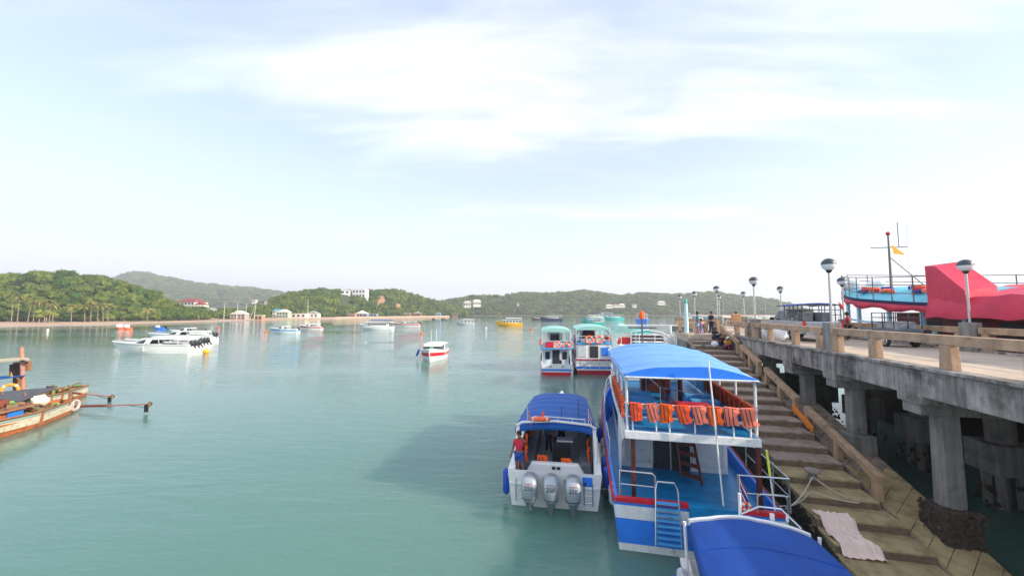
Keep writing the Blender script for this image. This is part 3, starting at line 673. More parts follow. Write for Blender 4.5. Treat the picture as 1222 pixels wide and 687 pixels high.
# far-side ramp seen under the deck
m=MB(P(20,17,0)); 
t=thing('far_ramp','sloping concrete ramp descending on the ship side of the pier','ramp',P(12,16.2,0),-TH)
m=MB(); m.prism([(-4,.6),(-4,1.0),(12,4.6),(12,4.2)],0.15,1.6,'X'); m.build('ramp',pillarm,t)
for q in range(18): m=MB(); m.box((.87,-3.5+q*.85,1.0+(q*.85+.5)*.225+.03),(1.4,.8,.06),rx=math.atan(.225)); m.build('paver',stepm,t,.01)
# ================================================================ BOATS
class Hull:
    def __init__(s,L,B,z0,z1,tb=.5,rake=1.5,tw=.9,pw=2.2,low=.84,srake=0.,flare=.6):
        s.L,s.B,s.z0,s.z1,s.tb,s.rake,s.tw,s.pw,s.low,s.srake,s.flare=L,B,z0,z1,tb,rake,tw,pw,low,srake,flare
    def w(s,t): return s.B/2*(s.tw+(1-s.tw)*min(1,t/.35))*(1-max(0,(t-s.tb)/(1-s.tb))**s.pw*.985)
    def zs(s,t): return s.z0+(s.z1-s.z0)*t**1.8
    def pt(s,t,h,side=1,off=0.):
        w=s.w(t); lo=w*(s.low-.6*max(0,(t-.35)/.65)**1.4); x=lo+(w-lo)*max(0,h)**s.flare
        return Vector((side*(x+off),t*(s.L-s.rake*(1-h))+s.srake*(1-h)*(1-t),-.4+(s.zs(t)+.4)*h))
    def ts(s,n=16,a=0.,b=1.): return [a+(b-a)*i/n for i in range(n+1)]
    def build(s,root,m,deckm_,zf=None,tf=1.,g=.14,n=18,name='hull',t0=0.,dname='deck',closed_t=0.):
        mb=MB(); hs=(0,.2,.45,.7,.88,1)
        for sd in (-1,1):
            rows=[[s.pt(t,h,sd) for h in hs] for t in s.ts(n)]
            k=len(hs); mb.add([p for r in rows for p in r],[((i*k+j,(i+1)*k+j,(i+1)*k+j+1,i*k+j+1) if sd<0 else (i*k+j,i*k+j+1,(i+1)*k+j+1,(i+1)*k+j)) for i in range(n) for j in range(k-1)],True)
            # gunwale and inner wall
            a=[t for t in s.ts(n) if t<=tf+1e-6]
            if zf is not None and len(a)>1:
                rr=[]
                for t in a:
                    o_=s.pt(t,1,sd); ww=max(.02,abs(o_.x)-g); rr.append([o_,Vector((sd*ww,o_.y,o_.z)),Vector((sd*ww,o_.y,min(zf,o_.z)))])
                mb.add([p for r in rr for p in r],[((i*3+j,(i+1)*3+j,(i+1)*3+j+1,i*3+j+1) if sd<0 else (i*3+j,i*3+j+1,(i+1)*3+j+1,(i+1)*3+j)) for i in range(len(a)-1) for j in range(2)],False)
        # transom
        l=[s.pt(0,h,-1) for h in hs]; r=[s.pt(0,h,1) for h in hs]; k=len(hs)
        mb.add(l+r,[(j,j+1,k+j+1,k+j)[::-1] for j in range(k-1)])
        mb.build(name,m,root)
        d=MB()
        if zf is not None:
            rows=[[Vector((sd*max(.02,s.w(t)-g),s.pt(t,1).y,min(zf,s.zs(t)-.01))) for sd in (-1,0,1)] for t in s.ts(n) if t<=tf+1e-6]
            d.add([p for r in rows for p in r],[(i*3+j,i*3+j+1,i*3+j+4,i*3+j+3) for i in range(len(rows)-1) for j in range(2)]); d.build(dname,deckm_,root)
        if tf<1 or zf is None:
            a=[tf+(1-tf)*i/8 for i in range(9)] if zf is not None else s.ts(n)
            d=MB(); rows=[[Vector((sd*s.w(t)*q,s.pt(t,1).y,s.zs(t)+.04*(1-q*q)*s.B)) for sd,q in ((-1,1),(-1,.5),(1,0),(1,.5),(1,1))] for t in a]
            d.add([p for r in rows for p in r],[(i*5+j,i*5+j+1,i*5+j+6,i*5+j+5) for i in range(len(rows)-1) for j in range(4)],True)
            if zf is not None: q=rows[0]; lo=[Vector((p.x,p.y,zf)) for p in q]; d.add(q+lo,[(j,j+5,j+6,j+1) for j in range(4)])
            d.build('foredeck',m,root)
    def stripe(s,root,m,h1,h2,a=0.,b=.985,name='stripe',off=.012,n=16,transom=True):
        mb=MB()
        for sd in (-1,1):
            rows=[[s.pt(t,h,sd,off) for h in (h1,(h1+h2)/2,h2)] for t in s.ts(n,a,b)]
            mb.add([p for r in rows for p in r],[((i*3+j,(i+1)*3+j,(i+1)*3+j+1,i*3+j+1) if sd<0 else (i*3+j,i*3+j+1,(i+1)*3+j+1,(i+1)*3+j)) for i in range(n) for j in range(2)],True)
        if transom and a==0:
            l=[s.pt(0,h,-1,off)+Vector((0,-.012,0)) for h in (h1,h2)]; r=[s.pt(0,h,1,off)+Vector((0,-.012,0)) for h in (h1,h2)]; mb.add(l+r,[(0,2,3,1)])
        return mb.build(name,m,root)
    def rub(s,root,m,h=.97,r=.05,a=0.,b=.99,name='rub_rail'):
        mb=MB()
        for sd in (-1,1): mb.tube([s.pt(t,h,sd,.01) for t in s.ts(18,a,b)],r,6)
        return mb.build(name,m,root)
def arch_roof(root,m,y0,y1,w0,w1,z0,z1,crown,name='canopy',n=8,ny=8,th=.05,ribs=0,end=True,sag=0.):
    """roof arched across; skirt at the ends; ribs add a scalloped profile along its length"""
    rows=[]
    for i in range(ny+1):
        s_=i/ny; y=y0+(y1-y0)*s_; w=w0+(w1-w0)*s_; z=z0+(z1-z0)*s_
        if ribs: z-=sag*abs(math.sin(math.pi*ribs*s_))**1.0*1.0 *0 + 0; dz=sag*(1-abs(math.cos(math.pi*ribs*s_))) if ribs else 0
        else: dz=0
        row=[]
        for j in range(n+1):
            q=-1+2*j/n; row.append(Vector((q*w/2,y,z+crown*(1-abs(q)**2.4)-dz*(1-q**4*.6))))
        rows.append(row)
    mb=MB(); mb.sheet(rows,th)
    mb.build(name,m,root)
    if end:
        for rw,yy,sg in ((rows[0],-.012,1),(rows[-1],.012,-1)):
            e=MB(); b_=[Vector((p.x,p.y+yy,rw[0].z-.16)) for p in rw]; t_=[p+Vector((0,yy,-.002)) for p in rw]; k=len(rw)
            e.add(t_+b_,[(j,k+j,k+j+1,j+1) if sg>0 else (j,j+1,k+j+1,k+j) for j in range(k-1)]); e.build('valance',m,root)
    return rows
def rails(root,m,path,zs_,h,nposts=None,r=.022,mids=1,name='railing'):
    """stanchions at every path point, top and middle rails"""
    o=[]
    mb=MB(); pts=[Vector(p) for p in path]
    for k in range(mids+1): hh=h*(1-k/(mids+1)); mb.tube([p+Vector((0,0,hh)) for p in pts],r,6)
    mb.build(name,m,root)
    for p in pts: q=MB(); q.tube([p,p+Vector((0,0,h))],r*.95,6); q.build('stanchion',m,root)
def outboard(root,x,y,z,sc=1.,cm=cowl,tilt=0.,letter=False,rot=0.,dark_=cowld):
    """outboard engine: cowling, midsection, bracket; y is the transom, engine behind it"""
    def sec(zz,w,d,yc,n=14):
        out=[]
        for i in range(n):
            a=2*math.pi*i/n; c_,s_=math.cos(a),math.sin(a); e=.55
            px_=math.copysign(abs(c_)**e,c_)*w/2; py_=math.copysign(abs(s_)**e,s_)*d/2
            out.append(Vector((px_,yc+py_,zz)))
        return out
    T=Matrix.Translation((x,y,z))@Matrix.Rotation(tilt,4,'X')@Matrix.Scale(sc,4)
    f=lambda ps:[T@p for p in ps]
    mb=MB(); mb.loft([f(sec(*a)) for a in [(.02,.40,.58,-.42),(.12,.50,.68,-.43),(.42,.56,.74,-.43),(.62,.54,.72,-.42),(.74,.46,.62,-.40),(.80,.30,.42,-.38)]])
    cw=mb.build('cowling',cm,root)
    mb=MB(); mb.loft([f(sec(*a)) for a in [(-.62,.09,.24,-.40),(-.40,.14,.32,-.40),(-.12,.28,.44,-.41),(.015,.39,.57,-.42)]]); mb.build('midsection',dark_,root)
    mb=MB(); mb.box(T@Vector((0,-.05,-.05)),(.3*sc,.24*sc,.34*sc)); mb.build('bracket',blackm,root)
    mb=MB(); mb.loft([f(sec(*a)) for a in [(-1.05,.03,.3,-.42),(-.62,.085,.24,-.40)]]); mb.build('gearcase',dark_,root)
    mb=MB(); mb.loft([f(sec(*a)) for a in [(.115,.512,.692,-.43),(.135,.518,.698,-.43)]]); mb.build('trim_line',blackm,cw)
    if letter:
        q=T@Vector((0,-.803,.50)); text('250',.20*sc,mat('black_lettering',(.03,.03,.04),.5,var=0),cw,q,(R(86),0,0),.004)
        q=T@Vector((0,-.800,.64)); text('HONDA',.07*sc,mat('red_lettering','#c02030',.5,var=0),cw,q,(R(80),0,0),.004)
def ring_float(root_none,c,R_,r,rot,label,group=None,m=buoyo):
    t=MB(c); t.ring(c,R_,r,'Y',20,8,rot); o=t.build('life_ring',m); tag(o,label,'life ring',group)
    b=MB();
    for k in range(4):
        a=math.pi/4+k*math.pi/2; p=Vector((R_*math.cos(a),0,R_*math.sin(a)))
        if rot: p=rot@p
        ax=Vector((math.cos(a+math.pi/2),0,math.sin(a+math.pi/2)));
        if rot: ax=rot@ax
        b.tube([p-ax*.035,p+ax*.035],r*1.12,8)
    b.build('band',plastic,o); return o
def fender(p,L_,r,m,label,group=None,tilt=(0,0,1)):
    t=Vector(tilt).normalized(); mb=MB(p); p=Vector(p); pts=[p-t*L_*k for k in (0,.06,.15,.5,.85,.94,1)]
    mb.tube(pts,[r*.25,r*.7,r,r*1.02,r,r*.7,r*.25],10); o=mb.build('fender',m); return tag(o,label,'fender',group)
def flag(p,h,label,cols,w=.5,hh=.3,sw=.5,group=None,cat='flag',pole=.012):
    t=thing('flag',label,cat,p,0,group); m=MB(); m.tube([(0,0,0),(0,0,h)],pole,6); m.build('staff',whitep,t)
    z=h
    for i,(c,fr) in enumerate(cols):
        rows=[]
        for a in (0,1):
            rows.append([Vector((x*w*.75,math.sin(x*5)*.05*w*2,z-(hh*fr if a else 0)-x*sw*w*.9)) for x in [k/5 for k in range(6)]])
        z-=hh*fr; m=MB(); k=6; m.add([q for r in rows for q in r],[(j,j+1,k+j+1,k+j) for j in range(5)],True); o=m.build('band',c,t); o.modifiers.new('t','SOLIDIFY').thickness=.006
    return t
flr=mat('flag_red','#d3213a',.8,var=.05); flb=mat('flag_blue','#2b3690',.8,var=.05); flw=mat('flag_white','#e9e9ee',.8,var=.03)
THAI=[(flr,1/6),(flw,1/6),(flb,1/3),(flw,1/6),(flr,1/6)]
def speedboat(label,loc,rz,L_=11,B=3.,hm=white,sm=None,top='hard',topm=white,neng=2,em=None,group=None,z0=1.0,z1=1.5,sc_e=1.,person=False,rail=True):
    t=thing('speedboat',label,'speedboat',loc,rz,group); H=Hull(L_,B,z0,z1,tb=.42,rake=L_*.13,tw=.92,pw=1.9,low=.86)
    H.build(t,hm,pale,.45,.52,.16,n=14)
    if sm: H.stripe(t,sm,.55,.8)
    H.rub(t,mat('grey_rub','#7d8288',.6),.9,.03)
    yb=L_*.5
    # wheelhouse screen
    m=MB(); m.loft([[(-B*.33,yb+L_*.17,z0+.15),(-B*.42,yb-.1,z0+.08),(B*.42,yb-.1,z0+.08),(B*.33,yb+L_*.17,z0+.15)],[(-B*.30,yb+L_*.05,z0+.8),(-B*.38,yb-.2,z0+.8),(B*.38,yb-.2,z0+.8),(B*.30,yb+L_*.05,z0+.8)]]); m.build('windscreen',glass,t)
    m=MB(); m.box((0,yb-L_*.03,z0-.0),(B*.8,L_*.22,.2)); m.build('coaming',hm,t,.03)
    ya,yz=(L_*.12,L_*.60) if top!='small' else (L_*.35,L_*.55)
    zt=z0+1.0
    if top!='none':
        arch_roof(t,topm,ya,yz,B*.86,B*.68,zt,zt-.1,.16,'hardtop' if top!='canvas' else 'canopy',6,6,.07)
        for x in (-1,1):
            for yy,w in ((ya+.2,.41),(ya+(yz-ya)*.5,.40)):
                m=MB(); m.tube([(x*B*w,yy-.2,z0-.05),(x*B*w*.97,yy,zt+.02)],.035,6); m.build('post',topm if topm==white else steel,t)
            m=MB(); m.prism([(yb-.4,z0),(yb+L_*.04,z0),(yb-.1,zt),(yb-1.1,zt)],x*B*.40-.02,x*B*.40+.02,'X'); m.build('side_frame',hm,t)
    for yy in (L_*.2,L_*.32):
        m=MB(); m.box((0,yy,.75),(B*.7,.5,.5)); m.build('seat',pale,t,.05)
    m=MB(); m.box((0,.45,z0-.15),(B*.5,.3,.5)); m.build('transom_locker',hm,t,.03)
    for i in range(neng):
        x=(i-(neng-1)/2)*.8*sc_e; outboard(t,x,-.02,z0-.15,sc_e*.9,em or mat('charcoal_cowling','#3a3f45',.4,var=.2),letter=False,tilt=R(-38) if em is None else 0,dark_=blackm if em is None else cowld)
    if rail:
        m=MB(); pts=[]
        for sd in (-1,1):
            pts=[H.pt(tt,1,sd,-.08)+Vector((0,0,.35)) for tt in (.6,.75,.9,.97)]; m.tube(pts,.018,5)
            for p in pts: m.tube([p,p-Vector((0,0,.36))],.014,5)
        m.build('bow_rail',steel,t)
    return t
def tourboat(label,loc,rz,L_=14,B=4.,hm=white,stripe=None,bottom=None,roofm=teal,dk=skyblue,upper=True,roof=True,group=None,zd=1.1,zu=3.0,zr=5.0,band=redp,wall=white,door=True,nwin=6,name='tour_boat',cat='boat',low_=False,ringpts=()):
    t=thing(name,label,cat,loc,rz,group); H=Hull(L_,B,zd+.35,zd+1.5,tb=.5,rake=1.6,tw=.9)
    H.build(t,hm,dk,zd-.1,.9,.12,n=14)
    if bottom: H.stripe(t,bottom,-.0,.42)
    if stripe: H.stripe(t,stripe,.50,.64)
    H.rub(t,band or hm,.95,.05)
    y0,y1=L_*.16,L_*.72; w=B*.78
    m=MB(); m.box((0,(y0+y1)/2,(zd+zu)/2-.05),(w,y1-y0,zu-zd)); m.build('cabin',wall,t,.03)
    if door:
        m=MB(); m.box((0,y0-.02,zd+(zu-zd)*.45),(B*.22,.06,(zu-zd)*.82)); m.build('door',dark,t)
        for x in (-1,1):
            m=MB(); m.box((x*B*.26,y0-.02,zd+(zu-zd)*.55),(B*.14,.05,(zu-zd)*.45)); m.build('window',glass if not low_ else skyblue,t)
    for x in (-1,1):
        for i in range(nwin):
            yy=y0+(y1-y0)*(i+.5)/nwin; m=MB(); m.box((x*(w/2+.01),yy,zd+(zu-zd)*.62),(.05,(y1-y0)/nwin*.68,(zu-zd)*.38)); m.build('window',glass,t)
    m=MB(); m.box((0,(y1+.6)/2+.2,zu+.02),(B*.92,y1+.2,.16)); m.build('upper_deck',dk if upper else wall,t,.02)
    if band: m=MB(); m.box((0,.55,zu+.0),(B*.94,.06,.2)); m.build('red_band',band,t)
    for x in (-1,1): m=MB(); m.tube([(x*B*.42,.7,zd),(x*B*.42,.7,zu)],.05,6); m.build('post',whitep,t)
    if upper:
        hw=B*.44; path=[(-hw,y1,zu+.1),(-hw,y1*.66,zu+.1),(-hw,y1*.33,zu+.1),(-hw,.75,zu+.1),(-hw*.33,.75,zu+.1),(hw*.33,.75,zu+.1),(hw,.75,zu+.1),(hw,y1*.33,zu+.1),(hw,y1*.66,zu+.1),(hw,y1,zu+.1)]
        rails(t,whitep,path,0,.8,r=.03)
        for i in range(3): m=MB(); m.box((0,1.9+i*1.3,zu+.35),(B*.6,.4,.45)); m.build('bench',dk if i%2 else pale,t,.03)
        m=MB(); m.box((0,y1*.72,zu+.9),(B*.5,1.4,1.6)); m.build('wheelhouse',wall,t,.05)
        m=MB(); m.box((0,y1*.72-.71,zu+1.0),(B*.3,.04,1.)); m.build('wheelhouse_window',glass,t)
    if roof:
        arch_roof(t,roofm,.6,y1*.86,B*.88,B*.88,zr-.1,zr,.28,'canopy',8,6,.06)
        for x in (-1,1):
            for yy in (.8,y1*.42,y1*.82): m=MB(); m.tube([(x*B*.42,yy,zu),(x*B*.42,yy,zr)],.035,6); m.build('roof_post',whitep,t)
    return t,H
# ---------------------------------------------------------------- the big blue ferry
FR=R(-12.5)
FL=Vector((5.47,11.55,0))
def FW(x,y,z): c,s_=math.cos(FR),math.sin(FR); return Vector((FL.x+x*c-y*s_,FL.y+x*s_+y*c,z))
fe=thing('passenger_ferry','large blue and white two-deck boat with pale blue roof at the stairs','ferry',FL,FR)
H=Hull(17,5.1,1.45,3.3,tb=.55,rake=2.2,tw=.93,pw=2.0,low=.9,srake=0)
H.build(fe,hullblue,deckblue,1.12,.97,.13,n=24)
H.stripe(fe,whitep,.72,.93,name='white_strake'); H.rub(fe,redl,.985,.055,a=0.); H.stripe(fe,whitep,.12,.33,name='white_boot'); H.stripe(fe,redl,-.1,.10,name='bottom_paint')
m=MB(); m.box((-1.28,.03,1.48),(2.1,.16,.13)); m.build('red_cap',redp,fe,.01)
m=MB(); m.box((1.75,.03,1.48),(1.2,.16,.13)); m.build('red_cap',redp,fe,.01)
m=MB(); m.box((.47,-.06,.52),(1.35,.5,.12)); m.build('stern_step',skyblue,fe,.02)
m=MB(); m.box((.46,.05,1.2),(1.38,.24,.62)); m.build('stern_gate',deckblue,fe,.01)
# inner bulwark panel tinted blue
for sd in (-1,1):
    m=MB(); m.prism([(.2,1.13),(14,1.13),(14,2.3),(8,1.75),(.2,1.44)],sd*2.19-.01,sd*2.19+.01,'X')
# main cabin
m=MB(); m.box((0,7.6,2.15),(3.9,8.0,2.1)); m.build('cabin_wall',white,fe,.03)
m=MB(); m.box((-.42,3.57,2.05),(.62,.08,1.8)); m.build('doorway',dark,fe)
m=MB(); m.box((.28,3.56,2.1),(.66,.1,1.9)); m.build('doorway',dark,fe)
for x in (-1.2,1.25): m=MB(); m.box((x,3.56,2.2),(1.1,.06,1.75)); m.build('panel',pale,fe,.01)
for i in range(6):
    for sd in (-1,1): m=MB(); m.box((sd*1.955,4.6+i*1.25,2.45),(.05,.9,.7)); m.build('window',glass,fe)
# brown ladder to the upper deck
lad=MB(); lad.bar((.15,2.9,1.15),(.05,3.45,3.2),.06,.1); lad.bar((.75,2.4,1.15),(.55,3.3,3.2),.06,.1)
for i in range(6):
    s_=i/6+.08; lad.bar((.15-.1*s_,2.9+.55*s_,1.15+2.05*s_),(.75-.2*s_,2.4+.9*s_,1.15+2.05*s_),.05,.14)
lad.build('ladder',brown,fe)
for x,y in ((-1.72,.72),(1.95,.75)):
    m=MB(); m.box((x,y,2.16),(.13,.13,2.1)); m.build('post',brown,fe,.01)
# upper deck
UZ=3.42
m=MB(); m.prism([(-1.98,.5),(1.98,.5),(2.1,6),(2.1,11.5),(1.3,13),(-1.3,13),(-2.1,11.5),(-2.1,6)],UZ-.27,UZ-.02); m.build('upper_deck_edge',whitep,fe,.02)
m=MB(); m.prism([(-1.9,.6),(1.9,.6),(2.02,6),(2.02,11.4),(1.2,12.8),(-1.2,12.8),(-2.02,11.4),(-2.02,6)],UZ-.015,UZ+.0); m.build('upper_deck_floor',deckblue,fe)
RY=[.62,2.4,4.3,6.2,8.1]
# rear rail
m=MB(); m.tube([(-1.9,.6,UZ+.82),(1.9,.6,UZ+.82)],.032,7); m.tube([(-1.9,.6,UZ+.42),(1.9,.6,UZ+.42)],.026,7); m.build('rear_rail',whitep,fe)
for x in (-1.72,-1.0,-.6,.15,.75,1.25,1.72): m=MB(); m.tube([(x,.6,UZ),(x,.6,UZ+.8)],.026,6); m.build('stanchion',whitep,fe)
for sd in (-1,1):
    for k,hh in enumerate((.82,.42)):
        m=MB(); m.tube([(sd*1.92,.6,UZ+hh),(sd*2.02,6,UZ+hh),(sd*2.02,10.5,UZ+hh)],.03,7); m.build('side_rail',whitep,fe)
    for y in [1.5+.95*i for i in range(10)]: m=MB(); m.tube([(sd*(1.92+.1*min(1,y/6)),y,UZ),(sd*(1.92+.1*min(1,y/6)),y,UZ+.82)],.022,6); m.build('stanchion',whitep,fe)
    for y in RY: m=MB(); xx=sd*(1.88+.1*min(1,y/6)); m.tube([(xx,y,UZ),(xx,y,5.17+.012*y)],.045,8); m.build('roof_post',whitep,fe)
# sloping white gusset panels at the cabin sides
m=MB(); m.prism([(3.5,1.14),(3.5,3.15),(.55,3.15),(1.6,2.6),(2.6,1.14)],-2.04,-2.0,'X'); m.build('wing_panel',white,fe)
# roof
rows=[]; 
for i in range(13):
    s_=i/12; y=.45+8.1*s_; w=1.93+.30*min(1,s_*1.3); z=5.20+.12*s_-.035*abs(math.sin(s_*math.pi*4)); row=[]
    for j in range(13):
        q=-1+j/6; ww=w*(1-.13*max(0,s_-.86)/.14); row.append(Vector((q*ww,y,z+.30*(1-abs(q)**2.6)+.05*noise.noise(Vector((q*1.6,y*.8,0)))+.02*noise.noise(Vector((q*6,y*2,0))))))
    rows.append(row)
m=MB(); m.sheet(rows,.035); m.build('roof_canvas',rooftarp,fe)
for i in (2,5,8,10): m=MB(); m.tube([p+Vector((0,0,.004)) for p in rows[i]],.014,5); m.build('seam',rooftarp,fe)
vb=MB(); tp=[p+Vector((0,-.015,0)) for p in rows[0]]; bt=[Vector((p.x,p.y-.015,5.13)) for p in rows[0]]; vb.add(tp+bt,[(j,13+j,14+j,j+1) for j in range(12)]); o=vb.build('rear_valance',mat('bright_blue_valance','#2a80ee',.6,var=.06),fe)
for sd,cc in ((-1,0),(1,12)):
    vb=MB(); tp=[r[cc]+Vector((sd*.01,0,0)) for r in rows]; bt=[p+Vector((sd*.04,0,-.18+.03*math.sin(i*2))) for i,p in enumerate(tp)]; vb.add(tp+bt,[(j,13+j,14+j,j+1) for j in range(12)],True); vb.build('side_valance',rooftarp,fe)
m=MB(); m.tube([(-1.93,.42,5.13),(1.93,.42,5.13)],.03,7); m.build('roof_tube',whitep,fe)
for sd in (-1,1): m=MB(); m.tube([(sd*1.93,.42,5.13),(sd*2.2,6,5.22),(sd*2.2,8.5,5.26)],.028,6); m.build('roof_tube',whitep,fe)
# things on the upper deck: blue seats, brown console and stair head, glass screen
for y in (3.4,4.5):
    for sd in (-1,1): m=MB(); m.box((sd*1.15,y,UZ+.24),(1.0,.45,.46)); m.build('bench',skyblue,fe,.03)
m=MB(); m.box((-.1,7.2,UZ+.75),(1.3,.9,1.5)); m.build('console',brown,fe,.04)
m=MB(); m.box((.35,5.4,UZ+.95),(.9,.7,.07)); m.build('console_table',brown,fe,.01)
for x in (0,.7): m=MB(); m.box((x,5.4,UZ+.47),(.08,.6,.92)); m.build('table_leg',brown,fe)
m=MB(); m.tube([(-.45,3.2,UZ),(-.45,3.2,UZ+.9),(-.6,6.2,UZ+.9),(-.6,6.2,UZ)],.022,6); m.tube([(-.45,3.2,UZ+.9),(.7,3.2,UZ+.75)],.022,6); m.build('hand_rail',steel,fe)
m=MB(); m.box((.4,2.3,UZ+.5),(1.25,.5,.14)); m.build('red_cushion',redp,fe,.04)
for sd in (-1,1): m=MB(); m.box((sd*1.97,5.6,UZ+.38),(.03,8.5,.6)); m.build('side_cloth' ,deckblue if sd>0 else pale,fe)
m=MB(); m.box((0,10.4,UZ+.95),(3.1,1.5,1.9)); m.build('wheelhouse',white,fe,.05)
m=MB(); m.box((0,9.63,UZ+1.2),(2.4,.05,.9)); m.build('wheelhouse_window',glass,fe)
# stern rails and swim ladder
def loop(pts,name='stern_rail',m_=steel,r=.028): q=MB(); q.tube(pts,r,8); q.build(name,m_,fe)
loop([(-2.18,.15,1.5),(-2.18,.15,2.28),(-1.22,.12,2.28),(-1.14,.12,2.2),(-1.14,.12,1.5)]); loop([(-2.18,.15,1.88),(-1.14,.12,1.88)],r=.02)
loop([(1.15,.12,1.5),(1.15,.12,2.45),(2.5,.15,2.45),(2.5,.15,1.5)]); loop([(1.15,.12,1.95),(2.5,.15,1.95)],r=.02); loop([(1.6,-.05,1.5),(1.6,-.05,1.98),(1.7,-.05,2.04),(2.3,-.05,2.04),(2.36,-.05,1.96),(2.36,-.05,1.5)])
loop([(2.5,.15,2.45),(2.52,3.4,2.5)],r=.024); loop([(2.5,.15,1.95),(2.52,3.4,2.0)],r=.02); 
for y in (1.2,2.3,3.4): loop([(2.5,y,1.5),(2.52,y,2.5)],r=.024)
loop([(-1.22,-.33,.42),(-1.16,-.12,1.95),(-1.1,-.05,2.12),(-.62,-.05,2.12),(-.54,-.1,1.95),(-.5,-.33,.42)],'swim_ladder')
for i in range(8): m=MB(); s_=i/8; m.box((-.84+.0*s_,-.32+.2*s_,.5+1.2*s_),(.66,.16,.035)); m.build('rung',skyblue,fe)
for x,y0_,z0_,x1,z1_ in ((.80,.22,1.2,.50,5.75),): 
    m=MB(FW(x,y0_,z0_)); m.tube([FW(x,y0_,z0_),FW(x1,y0_,z1_)],.025,7); tag(m.build('pole',whitep),'long thin white pole standing at the middle of the ferry stern','pole')
m=MB(FW(2.05,.1,1.5)); m.tube([FW(2.1,.1,1.5),FW(1.98,.2,3.2)],.024,7); o=m.build('pole',whitep); tag(o,'short white pole with yellow wrapping at the right stern corner of the ferry','pole')
m=MB(); m.tube([FW(2.03,.16,2.5)-o.location,FW(1.98,.2,3.18)-o.location],.034,7); m.build('wrapping',mat('yellow_green_tape','#dde04a',.6),o)
# bow rail seen over the left side
m=MB(); pts=[H.pt(t_,1,-1,-.1)+Vector((0,0,.75)) for t_ in (.45,.55,.68,.8,.9)]; m.tube(pts,.024,6); m.tube([p-Vector((0,0,.35)) for p in pts],.02,6)
for p in pts: m.tube([p,p-Vector((0,0,.78))],.02,6)
m.build('bow_rail',steel,fe)
m=MB(); pts=[H.pt(t_,1,-1,-.1)+Vector((0,0,.6)) for t_ in (.2,.26,.32)]; m.tube([pts[0]-Vector((0,0,.6))]+pts+[pts[-1]-Vector((0,0,.6))],.022,6); m.build('grab_rail',steel,fe)
# life vests, each one a thing hung over a rail
def vest(loc,rz,m_,label,group,s_=1.,seed=0,cat='life vest'):
    rr=random.Random(seed); t=thing('life_vest',label,cat,loc,rz,group); t.rotation_euler=(0,rr.uniform(-.12,.12),rz)
    rows=[]
    for i in range(6):
        a=i/5; row=[]
        for j in range(5):
            b=j/4-.5; x=b*(.41-.05*a)+.05*(rr.random()-.5)*a+.05*a*rr.uniform(.6,1.4)+(0.04 if j==4 else 0)*math.sin(a*9); row.append(Vector((x,-.035-.03*math.cos(b*3)-.02*a+rr.uniform(-.012,.012),-a*.52+.03*rr.uniform(-1,1)+(.04*b if a>.5 else 0))))
        rows.append(row)
    k=5; vs=[p for r in rows for p in r]; bk=[p+Vector((0,.05,0)) for p in vs]; fs=[]; n_=len(vs)
    for i in range(5):
        for j in range(4): q=i*k+j; fs+= [(q,q+k,q+k+1,q+1),(n_+q,n_+q+1,n_+q+k+1,n_+q+k)]
    for i in range(5): fs+= [(i*k,n_+i*k,n_+(i+1)*k,(i+1)*k),(i*k+4,(i+1)*k+4,n_+(i+1)*k+4,n_+i*k+4)]
    fs+= [(5*k+j,n_+5*k+j,n_+5*k+j+1,5*k+j+1) for j in range(4)]
    m=MB(); m.add(vs+bk,fs,True); m.build('panel',m_,t)
    for j,x in enumerate((-.17,-.06,.05)):
        m=MB(); m.bar((x-.03,-.105,.01),(x+.05,-.105,-.46-rr.uniform(0,.10)),.022,.012); m.build('strap',blackm,t)
    m=MB(); m.box((0,0,.015),(.38,.1,.035)); m.build('fold',m_,t,.01)
    return t
vc=[orange,salmon,orange2,orange,salmon,orange2,salmon,salmon]
od=['first','second','third','fourth','fifth','sixth','seventh','eighth','ninth','tenth','eleventh','twelfth']
vn={orange:'red-orange',salmon:'faded salmon',orange2:'bright orange'}
for i in range(8):
    vest(FW(-1.62+.465*i,.57,UZ+.84),FR,vc[i],f'{vn[vc[i]]} life vest, {od[i]} from the left on the upper rear rail of the ferry','life vests on the rear rail of the ferry',seed=i)
for i in range(9):
    y=1.0+.62*i; vest(FW(-(1.95+.1*min(1,y/6)),y,UZ+.84),FR-R(90),[orange,orange2][i%2],f'{["red-orange","bright orange"][i%2]} life vest on the ferry left rail, {od[i]} from the stern','life vests on the left rail of the ferry',seed=20+i)
for i in range(11):
    y=.9+.52*i; vest(FW((1.87+.1*min(1,y/6)),y,UZ+.84),FR-R(90),[orange,orange2,orange][i%3],f'orange life vest on the right upper rail of the blue ferry, {od[i]} from the stern','life vests on the right rail of the ferry',seed=40+i)
ring_float(None,FW(1.32,-.0,1.62),.10,.04,Matrix.Rotation(FR,3,'Z'),'small orange float on the right stern corner of the blue ferry',None,orange2)
flag(FW(1.18,.05,1.5),1.0,'furled red white and blue flag on the right stern rail of the blue ferry',THAI,.28,.5,2.2)
